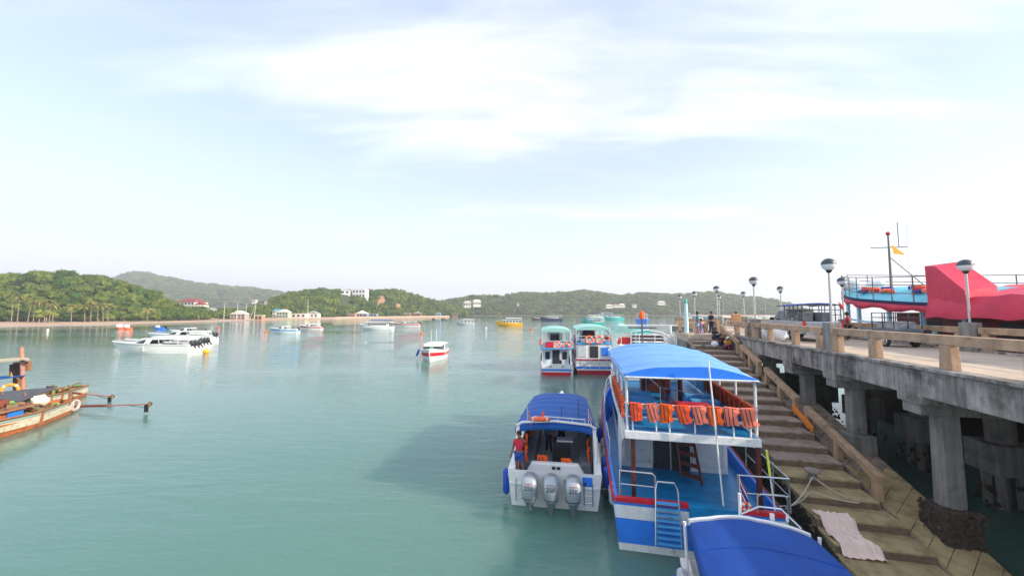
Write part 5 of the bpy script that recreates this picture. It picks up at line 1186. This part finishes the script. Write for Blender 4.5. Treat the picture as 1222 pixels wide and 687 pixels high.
# long-tail shafts
def shaft(p0,p1,label):
    t=thing('longtail_shaft',label,'propeller shaft',p0); p0=Vector(p0);p1=Vector(p1); d=p1-p0
    m=MB(); m.tube([(0,0,0),d*.5],.09,8); m.build('casing',mat('rust_red_pipe','#7a3b34',.6,var=.3,scale=4),t)
    m=MB(); m.tube([d*.5,d],.045,8); m.build('shaft',mat('pale_rust_pipe','#b06a58',.6,var=.3),t)
    m=MB(); m.tube([d*.72,d*.97+Vector((0,0,-.25))],.02,5); m.build('brace',blackm,t)
    m=MB(); 
    for k in range(3): a=k*2.1; m.box(d+Vector((0,.12*math.cos(a),.12*math.sin(a))),(.03,.1,.22),rx=a)
    m.build('propeller',mat('bronze','#8f7340',.4,metal=.8),t); m=MB(); m.box(d*.96+Vector((0,0,-.3)),(.3,.03,.5)); m.build('skeg',blackm,t)
shaft(QY(78,485,28.6),QY(179,482,27.5),'long rust-red propeller shaft swung out from the nearer fishing boat')
shaft(QY(60,466,31.5),QY(134,473,31.0),'dark long propeller shaft of the fishing boat behind')
A2=Vector((-38.2,33.8,0))
t,Hh=plank_boat('farther wooden fishing boat with plank roof, thick pole and blue awning',A2+Vector((.5,-.2,0)),R(180+14),12,3.2,.85,1.4)
clutter(t,110,(-.9,.9),(.8,9),(.8,1.15),[netm,wooddark,mat('rust_metal','#7b3d28',.8),wood,netm,mat('dusty_green','#6f9a4f',.8)],.12,.4)
def LP_(x,y,z): return (x,y,z)
gw=lambda px,py,Y: t.matrix_basis.inverted()@QY(px,py,Y)
m=MB(); m.sheet([[gw(-30,432,31.5),gw(2,429.5,31.5),gw(28,427,31.5),gw(36,428,31.5)],[gw(-30,430,35),gw(4,428,35),gw(27,426,35),gw(34,427,35)]],.16,False); m.build('roof',mat('pale_planks','#c9b79a',.8,var=.15),t)
for px,a,b,Y in ((20,432,470,33),(-8,432,480,33),(33,431,442,32.5)): m=MB(); m.bar(gw(px,a,Y),gw(px,b,Y),.3,.3); m.build('roof_post',wood,t)
m=MB(); m.bar(gw(20,434,32.6),gw(20,447,32.6),.9,.1); m.build('wall_board',wooddark,t)
m=MB(); m.tube([gw(28,468,32),gw(26,414,32)],[.15,.13],10); m.build('thick_pole',mat('reddish_pole','#a87a68',.7,var=.15,scale=3),t)
m=MB(); m.sheet([[gw(-40,459,30.5),gw(-5,452.5,30.5),gw(30,447.5,30.5)],[gw(-40,455,32.5),gw(-5,449,32.5),gw(30,447.,32.5)]],.06,False); m.build('blue_awning',bluetarp,t)
ring_float(None,QY(12,465,30.6),.42,.11,Matrix.Rotation(R(40),3,'Z'),'orange life ring leaning on the grey awning of the fishing boat',None,mat('amber_ring','#f39a2c',.5))
m=MB(QY(13.5,450,31)); m.add([QY(11.5,449.5,31),QY(15.5,449,31),QY(13.5,443,31),QY(13.5,449,30.7)],[(0,1,2),(0,3,2),(1,3,2),(0,1,3)]); tag(m.build('pennant',yellow),'small yellow pennant on the blue awning at the left edge','flag')
# ---------------------------------------------------------------- red ship beyond the pier
shp=thing('red_excursion_ship','large ship with turquoise top deck and red tarpaulins beyond the pier','ship',P(12,17,0),-TH)
def SH(u,v,z): return Vector((v-17,u-12,z))
m=MB(); secs=[]
for u,w,z1 in [(2,3.0,5.0),(8,3.2,4.9),(20,3.2,5.0),(27,3.1,5.3),(33,2.2,5.8),(38,.15,6.4)]:
    c=20.3; secs.append([SH(u,c-w,z1),SH(u,c-w*.95,1.5),SH(u,c-w*.75,-.4),SH(u,c+w*.75,-.4),SH(u,c+w*.95,1.5),SH(u,c+w,z1)])
m.loft(secs); m.build('hull',mat('dark_red_hull','#3a1a22',.6,var=.3),shp)
secs=[]
for u,w,z1 in [(2,3.03,5.0),(8,3.23,4.9),(20,3.23,5.0),(27,3.13,5.3),(33,2.23,5.8),(38,.18,6.4)]: secs.append([SH(u,20.3-w,z1-.35),SH(u,20.3-w,z1),SH(u,20.3+w,z1),SH(u,20.3+w,z1-.35)])
m=MB(); m.loft(secs,sm=False); m.build('sheer_strake',mat('pale_blue_paint','#a9d3e6',.5,var=.08),shp)
m=MB(); m.box(SH(17,20.3,6.1),(5.2,22,2.2)); m.build('cabin_wall',maroon,shp)
for i in range(9):
    m=MB(); m.box(SH(8+i*2.2,17.69,6.3),(.06,1.3,.9)); m.build('window',dark,shp)
cy_=mat('turquoise_deck','#5cc6dc',.45,var=.06)
wf_=lambda u:3.25*(1-max(0,(u-30.3)/7.7)**1.35*.97)
def edge(u): return 7.55+max(0,(u-20)/12.5)**1.6*.80
rows=[]
for i in range(19):
    u=23.4+14.6*i/18; w=wf_(u); c=20.3; row=[]
    for j in range(9):
        q=-1+j/4; row.append(SH(u,c+q*w,edge(u)+.85*(1-abs(q)**1.7)*(1-.7*max(0,(u-30)/8))))
    rows.append(row)
m=MB(); m.sheet(rows,.10); m.build('top_deck',cy_,shp)
eb=MB(); pts=[r[0] for r in rows]; 
for a,b in zip(pts,pts[1:]): eb.bar(a-Vector((.02,0,.06)),b-Vector((.02,0,.06)),.10,.16)
eb.build('deck_edge',navy,shp)
sk=MB(); k=len(pts); lo=[p+Vector((-.05+.05*math.sin(i*2.1),0,-.55-.12*math.sin(i*1.7))) for i,p in enumerate(pts)]; tp=[p+Vector((-.04,0,-.1)) for p in pts]; sk.add(tp+lo,[(j,j+1,k+j+1,k+j) for j in range(k-1)],True); o=sk.build('red_skirt',redtarp,shp); o.modifiers.new('t','SOLIDIFY').thickness=.02
# two-bar rail round the top deck
def shrail(us,vf,zf,h,mids=2):
    mb=MB()
    for kk in range(mids+1): mb.tube([SH(u,vf(u),zf(u)+h*(1-kk/(mids+1))) for u in us],.028,6)
    mb.build('top_rail',mat('rusty_rail','#75665f',.6,var=.2),shp)
    for u in us: q=MB(); q.tube([SH(u,vf(u),zf(u)),SH(u,vf(u),zf(u)+h)],.03,6); q.build('stanchion',mat('rusty_rail','#75665f',.6),shp)
shrail([24,25.7,27.3,28.9,30.5,32,33.5,35,36.5,37.8],lambda u:20.3-wf_(u),edge,1.45)
shrail([25,28,30.5,33,35,36.5,37.8],lambda u:20.3+wf_(u),edge,1.45)
for u in (34,31,28,25.5,23,20,17): 
    m=MB(); m.box(SH(u,20.3-wf_(u)*.96+.1,(edge(u)+5.2)/2),(.18,.18,edge(u)-5.3)); m.build('blue_post',mat('pale_blue_paint','#a9d3e6',.5),shp,.01)
# red tarpaulins
shr_=[12.2,13.6,15,16.4,17.8,19.2]
shrail(shr_,lambda u:18.6,lambda u:8.1,1.0)
rows=[]
for i in range(21):
    u=24.6-14*i/20; row=[]
    for j,(v,z) in enumerate([(16.75,6.95),(16.8,7.5),(17.0,7.95),(18.2,8.1),(20.3,8.6),(23.6,8.5)]):
        row.append(SH(u,v+.07*math.sin(i*1.3+j*1.7),z+.03*math.sin(i*1.7+j*2)+.02*math.sin(i*3.1+j)+(.04*math.sin(i*1.9) if j==0 else 0)))
    rows.append(row)
m=MB(); m.sheet(rows,.03); m.build('red_tarpaulin',redtarp,shp)
m=MB(); A_=[SH(24.7,17.0,7.2),SH(25.6,18.2,7.4),SH(24.75,17.0,9.70),SH(25.5,18.2,9.85),SH(24.0,16.95,9.58),SH(24.2,18.2,9.85),SH(22.3,16.8,8.25),SH(22.5,18.2,8.45),SH(22.2,16.8,7.3),SH(22.4,18.2,7.5)]
m.add(A_,[(0,1,3,2),(2,3,5,4),(4,5,7,6),(6,7,9,8),(0,2,4,6,8)[::-1],(1,3,5,7,9)]); m.build('tarp_covered_box',redtarp,shp)
m=MB(); m.tube([SH(32.5,20.3,8.3),SH(32.5,20.3,13.0)],[.09,.05],8); m.tube([SH(32.5,19.2,11.9),SH(32.5,21.4,11.9)],.035,6); m.tube([SH(32.5,20.9,11.9),SH(32.5,20.9,13.7)],.025,5); m.tube([SH(32.5,20.3,11.2),SH(30,20.5,9.0)],.03,5); m.build('mast',mat('rusty_rail','#75665f',.6),shp)
m=MB(); m.ball(SH(32.5,20.3,12.9),(.13,.13,.15)); m.build('red_light',redp,shp)
m=MB(); m.tube([SH(27.6,18.2,8.2),SH(27.6,18.2,12.8)],.012,5); m.build('whip_antenna',steel,shp)
m=MB(); q=[SH(32.4,20.4,12.1),SH(32.4,21.2,11.3),SH(32.4,20.5,11.4)]; m.add(q,[(0,1,2)]); o=m.build('yellow_flag',yellow,shp); o.modifiers.new('t','SOLIDIFY').thickness=.01
for dv in (0,.0): pass
for i,(u,v) in enumerate([(34.5,19.0),(33.9,20.2)]):
    m=MB(P(u,v,edge(u)+.9)); c=P(u,v,edge(u)+.75)
    m.tube([c+P(.75,0,0)*-1,c-P(.68,0,0),c-P(.5,0,0),c+P(.5,0,0),c+P(.68,0,0),c+P(.75,0,0)],[.15,.3,.36,.36,.3,.15],12); tag(m.build('liferaft_canister',plastic),'white liferaft canister on the bow of the ship top deck, '+('nearer' if i==0 else 'farther')+' of two','liferaft')
rv=random.Random(21)
for i in range(14):
    u=25.6+.5*i+rv.uniform(-.1,.1); v=17.9+rv.uniform(0,1.2); q=(20.3-v)/wf_(u); z=edge(u)+.85*(1-abs(q)**1.7)+.12
    c=P(u,v,z); mm_=[flb,orange,salmon,flb,redp,orange2][i%6]; cn=['blue','red-orange','salmon','blue','red','bright orange'][i%6]
    m=MB(c); m.box(c,(rv.uniform(.3,.5),.55,.22),rz=rv.random()*3,rx=rv.uniform(-.3,.3),tx=.8); o=m.build('life_jacket',mm_,None,.05); tag(o,f'{cn} life jacket heaped on the turquoise deck of the ship, {od[i] if i<12 else ["thirteenth","fourteenth"][i-12]} from the tarpaulin','life jacket','life jackets heaped on the ship deck')
# gangway between ship and pier
gt=thing('gangway','pale blue railed gangway standing between pier and ship','gangway',P(27,16.4,5.6),-TH)
m=MB(); 
for z in (.25,.95): m.bar((-.1,3.4,z+.25),(.1,-3.4,z-.35),.10,.10)
m.build('rails',mat('pale_blue_paint','#a9d3e6',.5),gt)
for y in (-3.3,-1.1,1.1,3.3): m=MB(); m.bar((0,y,-.3),(0,y,1.0+.09*y),.1,.1); m.build('upright',mat('pale_blue_paint','#a9d3e6',.5),gt)
# ---------------------------------------------------------------- vehicles on the pier
def wheel(parent,x,y,r=.36,w=.23):
    o=MB(); pr=[(r*.62,-w/2),(r*.93,-w/2),(r,-w*.36),(r,w*.36),(r*.93,w/2),(r*.62,w/2)]; n=22
    vs=[];fs=[]
    for a_,b_ in pr:
        for j in range(n): a=2*math.pi*j/n; vs.append((x+b_,y+a_*math.cos(a),r+a_*math.sin(a)))
    k=len(pr)
    for i in range(k-1):
        for j in range(n): fs.append((i*n+j,i*n+(j+1)%n,(i+1)*n+(j+1)%n,(i+1)*n+j))
    o.add(vs,fs,True); ty=o.build('tyre',blackm,parent)
    o=MB(); sg=-1 if x<0 else 1
    for j in range(6):
        a=j*math.pi/3; o.bar((x+sg*.07,y,r),(x+sg*.07,y+r*.62*math.cos(a),r+r*.62*math.sin(a)),.05,.09)
    vs=[];fs=[]
    o.ring((x+sg*.06,y,r),r*.6,.035,'X',18,6); o.ball((x+sg*.08,y,r),(.04,.08,.08),8,5); o.build('rim',steel,ty)
tk=thing('pickup_truck','silver pickup truck with blue canopy on a black rear cage, parked on the pier','truck',P(24.9,12.2,DZ),-TH)
sil=mat('silver_car_paint','#aeb3b5',.3,metal=.2,var=.04); 
side=[(.0,.55),(.0,.98),(.03,1.02),(2.05,1.02),(2.1,1.02),(3.45,1.03),(4.55,.92),(4.85,.78),(4.9,.45),(4.6,.32),(4.38,.32),(4.3,.62),(4.02,.78),(3.72,.62),(3.62,.32),(1.5,.32),(1.42,.62),(1.1,.78),(.78,.62),(.7,.34),(.05,.40)]
m=MB(); n=len(side); xs=[(-.86,.0),(-.82,.04)]
secs=[]
for x,sc in ((-.87,.0),(.87,.0)): secs.append([Vector((x,a,b)) for a,b in side])
m.loft([s_ for s_ in secs],sm=False); m.build('body',sil,tk,.05,3)
m=MB(); m.loft([[(-.82,2.0,1.0),(.82,2.0,1.0),(.80,3.75,1.0),(-.80,3.75,1.0)],[(-.66,2.12,1.66),(.66,2.12,1.66),(.64,2.95,1.68),(-.64,2.95,1.68)]],sm=False); m.build('cab',sil,tk,.06,3)
m=MB(); m.add([(-.60,2.035,1.1),(.60,2.035,1.1),(.54,2.115,1.56),(-.54,2.115,1.56)],[(0,1,2,3)]); m.build('rear_window',glass,tk)
for sd in (-1,1):
    for (ya,yb,yc,yd) in ((2.14,2.72,2.68,2.2),(2.78,3.5,2.98,2.74)):
        m=MB(); q=[(sd*.825,ya,1.06),(sd*.815,yb,1.06),(sd*.69,yc,1.56),(sd*.69,yd,1.56)]; m.add(q,[(0,1,2,3)]); m.build('side_window',glass,tk)
    m=MB(); m.box((sd*.80,-.01,.85),(.15,.06,.34)); m.build('tail_light',mat('tail_light_red','#d52b2b',.3,var=.05),tk,.015)
    m=MB(); m.box((sd*.66,4.78,.72),(.32,.12,.18)); m.build('headlight',plastic,tk,.02)
    m=MB(); m.box((sd*.98,3.2,1.12),(.2,.1,.16)); m.build('mirror',blackm,tk,.03)
    for y in (1.1,4.02): wheel(tk,sd*.78,y)
m=MB(); m.add([(-.6,3.70,1.05),(.6,3.70,1.05),(.56,3.02,1.64),(-.56,3.02,1.64)],[(0,1,2,3)]); m.build('windscreen',glass,tk)
m=MB(); m.box((0,-.12,.45),(1.6,.16,.16)); m.build('rear_bumper',steel,tk,.03); m=MB(); m.box((0,-.012,.80),(1.3,.03,.3)); m.build('tailgate_panel',sil,tk,.01)
m=MB(); m.box((0,-.2,.58),(.4,.02,.12)); m.build('number_plate',plastic,tk)
m=MB()
for sd in (-1,1):
    for y in (.05,.5,.95,1.4,1.95): m.tube([(sd*.82,y,1.0),(sd*.82,y,1.86)],.022,6)
    for z in (1.35,1.6,1.85): m.tube([(sd*.82,.0,z),(sd*.82,2.0,z)],.02,6)
for y in (.02,1.98):
    for z in (1.85,1.6): m.tube([(-.82,y,z),(.82,y,z)],.02,6)
    for x in (-.4,0,.4): m.tube([(x,y,1.2),(x,y,1.85)],.018,6)
m.build('cage',mat('grey_cage','#55595c',.5),tk)
tk.scale=(1.14,1.14,1.14)
rows=[[Vector((x,y,1.86+.08*(1-(x/.9)**2)+.015*math.sin(y*4))) for x in (-.9,-.5,0,.5,.9)] for y in (.35,.8,1.4,2.0,2.75)]
m=MB(); m.sheet(rows,.05); m.build('canopy',mat('navy_blue_canvas','#27489c',.7,var=.1),tk)
m=MB(); [m.box((x,y,1.25),(.4,.5,.45),rz=x) for x,y in ((-.4,.5),(.3,.6),(-.2,1.3),(.4,1.4))]; m.build('cargo',mat('dull_cargo','#7a7d7f',.8,var=.3),tk,.04)
ct_=thing('cargo_cart','black caged motor cart with grey tub behind the lamp post on the pier','cart',P(22.6,14.2,DZ),-TH)
m=MB(); m.box((0,0,.62),(1.1,1.5,.55),tx=1.08,ty=1.08); m.build('tub',mat('grey_tub','#5f6b73',.5,var=.1),ct_,.04)
m=MB()
for x in (-.55,0,.55):
    for y in (-.75,0,.75): m.tube([(x,y,.9),(x,y,1.65)],.022,6)
for z in (1.2,1.42,1.65):
    m.tube([(-.55,-.75,z),(.55,-.75,z),(.55,.75,z),(-.55,.75,z),(-.55,-.75,z)],.02,6)
m.build('cage',blackm,ct_)
m=MB(); m.box((0,0,1.05),(.9,1.2,.35)); m.build('load',mat('pale_load','#9aa0a6',.8,var=.3),ct_,.05)
for x in (-.6,.6): wheel(ct_,x,-.2,.3,.12)
m=MB(); m.tube([(.9,1.0,.5),(.9,.2,.6),(.9,-.6,.75)],.12,8); m.build('motorcycle_frame',blackm,ct_)
flag(P(27.9,14.6,DZ+.9),1.5,'small red flag standing on the pier beyond the truck',[(flr,1)],.35,.3,1.0)
# bags
def bag(p,r,label,m_=plastic,seed=0):
    m=MB(p); sd=seed*3.1; m.ball(p+Vector((0,0,r[2]*.85)),r,16,10,lambda q:.9+.28*noise.noise(q*2.2+Vector((sd,0,0)))); o=m.build('plastic_bag',m_); tag(o,label,'bag')
bm=mat('translucent_white_bag','#dfe7ef',.35,var=.06,bump=.8,bs=9)
bag(P(28.1,9.85,DZ),(.42,.5,.5),'full white plastic bag on the pier edge, left of two, next to the stair top',bm,1); bag(P(25.3,9.95,DZ),(.36,1.1,.42),'long white plastic bag lying on the pier edge behind the railing',bm,2)
bag(P(29.3,7.75,slz(29.3)+.12),(.26,.22,.22),'small white carrier bag on the stairs beside the seated people',bm,3); bag(P(28.4,9.9,DZ+.75),(.2,.2,.14),'small greenish bag on top of the full white bag',mat('greenish_bag','#c9d3a8',.5),4)
# mooring ropes
def ropeo(pts,label,r=.02):
    m=MB(pts[0]); 
    out=[]; 
    for a,b in zip(pts,pts[1:]):
        a=Vector(a);b=Vector(b)
        for i in range(8): s_=i/8; out.append(a.lerp(b,s_)-Vector((0,0,.1*math.sin(math.pi*s_)*(a-b).length*.5)))
    out.append(Vector(pts[-1])); m.tube(out,r,6); tag(m.build('mooring_rope',rope),label,'rope')
bq=P(16.05,7.3,slz(16.05)+.3)
ropeo([FW(2.45,.3,1.55),bq+Vector((-.15,-.2,0)),P(15.2,7.9,slz(15.2)+.16)],'pale rope from the ferry stern rail to the lower bollard')
ropeo([FW(2.3,.3,1.6),P(15.3,6.9,slz(15.3)+.2),P(15.0,8.1,slz(15)+.17)],'loose pale rope end lying across the lower stairs')
# ---------------------------------------------------------------- people
def person(loc,rz,label,shirt,short,J,h=1.7,hair=hairm,hat=None,sleeve=.5,legfrac=.5,cat='person',longp=False,bare=True):
    """J: joint positions in metres for a 1.7 m figure, x right, y forward, z up"""
    t=thing('person',label,cat,loc,rz); sc=h/1.7; t.scale=(sc,sc,sc)
    V_=[];E_=[];Rr=[]
    def add(p,r,par=None):
        V_.append(Vector(p));Rr.append(r); i=len(V_)-1
        if par is not None: E_.append((par,i))
        return i
    pel=add(J['pelvis'],(.135,.10)); sp=add(Vector(J['pelvis']).lerp(Vector(J['chest']),.5),(.125,.095),pel); ch=add(J['chest'],(.155,.105),sp); nk=add(J['neck'],(.055,.055),ch); hd0=add(Vector(J['neck']).lerp(Vector(J['head']),.45),(.055,.06),nk)
    hd=add(J['head'],(.082,.098),hd0); up=(Vector(J['head'])-Vector(J['neck'])).normalized(); tp=add(Vector(J['head'])+up*.09,(.06,.075),hd)
    fwd=Vector(J.get('face',(0,1,0))).normalized(); ns=add(Vector(J['head'])+fwd*.112-up*.01,(.014,.014),hd)
    for s_ in 'LR':
        sg=-1 if s_=='L' else 1
        hp=add(Vector(J['pelvis'])+Vector((sg*.09,0,-.05)),(.09,.09),pel); kn=add(J['knee'+s_],(.058,.06),hp); an=add(J['foot'+s_],(.038,.042),kn); d=Vector(J.get('toe'+s_,(0,1,0))).normalized(); add(Vector(J['foot'+s_])+d*.17+Vector((0,0,-.045)),(.036,.025),an)
        sh=add(Vector(J['chest'])+Vector((sg*.165,0,.085)),(.055,.055),ch); el=add(J['elbow'+s_],(.04,.04),sh); wr=add(J['hand'+s_],(.026,.026),el)
        hdv=(Vector(J['hand'+s_])-Vector(J['elbow'+s_])).normalized(); pm=add(Vector(J['hand'+s_])+hdv*.07,(.038,.018),wr)
        sdv=hdv.cross(Vector((0,1,.2))); sdv=sdv.normalized() if sdv.length>.1 else Vector((1,0,0))
        for q,l_ in ((-.03,.065),(-.01,.08),(.01,.076),(.03,.058)): a=add(Vector(J['hand'+s_])+hdv*.12+sdv*q,(.009,.009),pm); add(Vector(J['hand'+s_])+hdv*(.12+l_*.8)+sdv*q*1.15+Vector((0,.02,0)),(.008,.008),a)
        add(Vector(J['hand'+s_])+hdv*.06+sdv*.07*sg,(.010,.010),pm)
    def mk(name,V,E,Rd,m_,root=0,lv=1):
        me=bpy.data.meshes.new(name); me.from_pydata(V,E,[]); me.materials.append(m_); o=bpy.data.objects.new(name,me); COL.objects.link(o); o.parent=t
        o.modifiers.new('skin','SKIN'); 
        if not me.skin_vertices: pass
        sv=me.skin_vertices[0].data if me.skin_vertices else None
        if sv is None:
            bm_=__import__('bmesh').new(); bm_.from_mesh(me); bm_.verts.layers.skin.verify(); bm_.to_mesh(me); bm_.free(); sv=me.skin_vertices[0].data
        for i,r in enumerate(Rd): sv[i].radius=r; sv[i].use_root=(i==root)
        u=o.modifiers.new('sub','SUBSURF'); u.levels=lv; u.render_levels=lv; 
        for p in me.polygons: p.use_smooth=True
        o.modifiers[0].use_smooth_shade=True; return o
    mk('body',V_,E_,Rr,skin,0,2)
    # shirt and shorts follow the body, a little larger
    V=[];E=[];Rd=[]
    def a2(p,r,par=None):
        V.append(Vector(p));Rd.append(r)
        if par is not None:E.append((par,len(V)-1))
        return len(V)-1
    p0=a2(Vector(J['pelvis'])+Vector((0,0,.02)),(.16,.125)); p1=a2(Vector(J['pelvis']).lerp(Vector(J['chest']),.5),(.152,.12),p0); p2=a2(Vector(J['chest'])+Vector((0,0,.02)),(.18,.13),p1); p3=a2(Vector(J['chest']).lerp(Vector(J['neck']),.62),(.10,.09),p2)
    for s_,sg in (('L',-1),('R',1)):
        s0=Vector(J['chest'])+Vector((sg*.165,0,.085)); a=a2(s0,(.075,.075),p2); a2(s0.lerp(Vector(J['elbow'+s_]),.35+.6*sleeve),(.062,.062),a)
        if sleeve>.9: a2(Vector(J['elbow'+s_]).lerp(Vector(J['hand'+s_]),.85),(.045,.045),len(V)-1)
    mk('shirt',V,E,Rd,shirt)
    V=[];E=[];Rd=[]; p0=a2(Vector(J['pelvis'])+Vector((0,0,.03)),(.165,.13)); 
    for s_,sg in (('L',-1),('R',1)):
        h0=Vector(J['pelvis'])+Vector((sg*.09,0,-.06)); a=a2(h0,(.112,.112),p0); kn=Vector(J['knee'+s_])
        if longp: b=a2(kn,(.082,.085),a); a2(kn.lerp(Vector(J['foot'+s_]),.9),(.06,.062),b)
        else: a2(h0.lerp(kn,.85),(.098,.10),a)
    mk('trousers' if longp else 'shorts',V,E,Rd,short)
    hm=MB(); c=Vector(J['head'])+up*.035-fwd*.018; hm.ball(c,(.104,.118,.118),14,9,lambda q:1.0 if (q.z>-.1 or q.dot(fwd)<.1) else .72); hm.build('hair' if not hat else 'cap',hair if not hat else hat,t)
    e=MB(); sdv=fwd.cross(up)
    for q in (-1,1): e.ball(Vector(J['head'])+fwd*.092+sdv*q*.032+up*.018,(.012,.008,.008),6,4)
    e.build('eyes',dark,t)
    return t
STAND=dict(pelvis=(0,0,.93),chest=(0,.01,1.27),neck=(0,.01,1.46),head=(0,.03,1.59),kneeL=(-.10,.03,.50),kneeR=(.11,.02,.50),footL=(-.12,-.02,.08),footR=(.13,.02,.08),elbowL=(-.26,-.03,1.09),elbowR=(.26,-.03,1.09),handL=(-.27,.08,.86),handR=(.27,.08,.86))
def pose(**k): d=dict(STAND); d.update(k); return d
SIT=pose(pelvis=(0,0,.12),chest=(0,.10,.47),neck=(0,.15,.64),head=(0,.20,.77),kneeL=(-.16,.46,.34),kneeR=(.17,.44,.32),footL=(-.14,.58,-.10),footR=(.17,.56,-.12),elbowL=(-.26,.22,.28),elbowR=(.26,.22,.28),handL=(-.12,.42,.36),handR=(.14,.42,.36))
shr=mat('red_shirt','#d22a45',.85,var=.08,dirt=('#e7b6bd',.62,.68,9.)); shb=mat('blue_shorts','#2c4b9a',.85); sht=mat('teal_shirt','#2f9aa8',.85); shw=mat('white_shirt','#dfe0e6',.85); shbl=mat('dark_navy_shirt','#1c2748',.85); sho=mat('orange_yellow_shirt','#e8963c',.85); shp_=mat('plum_trousers','#5b2144',.85); pink=mat('pale_pink_shirt','#e4b5bd',.85); tanp=mat('tan_backpack','#b98a62',.85); palesh=mat('pale_blue_shorts','#a9c3e6',.85)
person(SW(-1.36,.42,.86),SR+R(165),'man in red shirt and blue shorts on the speedboat stern, hand at face',shr,shb,pose(elbowL=(-.34,.10,1.36),handL=(-.12,.19,1.57),handR=(.30,.06,.84),kneeL=(-.13,.04,.50),footL=(-.17,-.03,.08)),1.72)
person(P(31.75,7.25,DZ),R(75),'man in teal shirt and pale shorts standing at the landing edge, facing left',sht,palesh,pose(footL=(-.1,.12,.08),footR=(.1,-.10,.08)),1.72)
person(P(32.6,8.45,DZ),R(120),'man in dark navy clothes standing at the top of the stairs by the railing',shbl,shbl,pose(elbowL=(-.26,.1,1.12),handL=(-.1,.3,1.05)),1.74,longp=True)
person(P(33.1,7.75,DZ+.35),R(170),'person in pale pink and white seated on the landing between the two standing men',pink,palesh,pose(**{**SIT,'footL':(-.14,.5,-.27),'footR':(.16,.5,-.27)}),1.6)
m=MB(P(33.2,7.75,DZ)); m.box(P(33.25,7.75,DZ+.18),(.6,.45,.36),rz=-TH); tag(m.build('box_seat',mat('lilac_box','#b9a9d0',.7),None,.02),'lilac box under the person in pale pink on the landing','box')
person(P(31.2,8.25,slz(31.2)+.05),R(175),'person with dark blue top and red-edged bag seated on the top step',shbl,shbl,SIT,1.6,longp=True)
person(P(29.2,8.45,slz(29.2)+.02),R(190),'person in orange-yellow shirt and plum trousers crouching on the stairs',sho,shp_,SIT,1.6,longp=True,hat=plastic)
person(P(29.9,8.3,slz(29.9)+.02),R(165),'person all in black seated one step above the orange shirt',mat('black_shirt','#1c1a1f',.85),shbl,SIT,1.6,longp=True)
person(P(36.7,11.5,DZ),R(-20),'person walking on the pier carrying a large tan box-shaped backpack',shbl,shbl,pose(footL=(-.1,.2,.09),footR=(.1,-.18,.12),kneeR=(.11,.05,.5)),1.72,longp=True)
m=MB(P(36.4,11.42,DZ+1.15)); m.box(P(36.4,11.4,DZ+1.2),(.75,.3,.75),rz=-TH); tag(m.build('backpack',tanp,None,.08,3),'large tan box-shaped pack carried on the back of the walking person','backpack')
person(P(27.0,14.55,DZ),R(60),'person in a red shirt standing beyond the back of the silver truck',shr,shbl,STAND,1.68,longp=True)
person(SW(.15,4.6,.6),SR+R(160),'person in white shirt standing inside the triple-engine speedboat under the canopy',shw,shbl,pose(elbowL=(-.28,.12,1.15),handL=(-.12,.32,1.1)),1.7,longp=True)
person(SW(-.42,3.9,.55),SR+R(150),'person in dark teal shirt bending beside the locker inside the speedboat',mat('dark_teal_shirt','#1d5a78',.85),shbl,pose(chest=(0,.2,1.2),neck=(0,.3,1.34),head=(0,.38,1.44)),1.6,longp=True)
# ---------------------------------------------------------------- blue-white obelisk pole on the pier head
ob=thing('marker_post','tall white tapering post with teal top standing behind the man in the teal shirt','post',P(34.2,6.95,DZ),-TH)
m=MB(); m.lathe([(.17,0),(.16,1.0),(.12,2.3),(.10,2.45)],n=12); m.build('post',mat('pale_teal_post','#bfe0e6',.6),ob); m=MB(); m.lathe([(.11,2.45),(.10,2.75),(.03,2.9)],n=12); m.build('top',tealp,ob); m=MB(); m.box((.0,0,1.6),(.7,.05,.08)); m.build('crossbar',mat('pale_teal_post','#bfe0e6',.6),ob)
# ---------------------------------------------------------------- air
hz_=bpy.data.materials.new('haze'); hz_.use_nodes=True; n=hz_.node_tree.nodes; n.remove(n['Principled BSDF']); pv=n.new('ShaderNodeVolumePrincipled'); pv.inputs['Color'].default_value=(.94,.965,1,1); pv.inputs['Density'].default_value=.00036; pv.inputs['Anisotropy'].default_value=.2
hz_.node_tree.links.new(pv.outputs[0],n['Material Output'].inputs['Volume'])
mb=MB(); mb.box((0,1900,129),(6400,4200,262)); o=mb.build('haze',hz_); o['kind']='stuff'
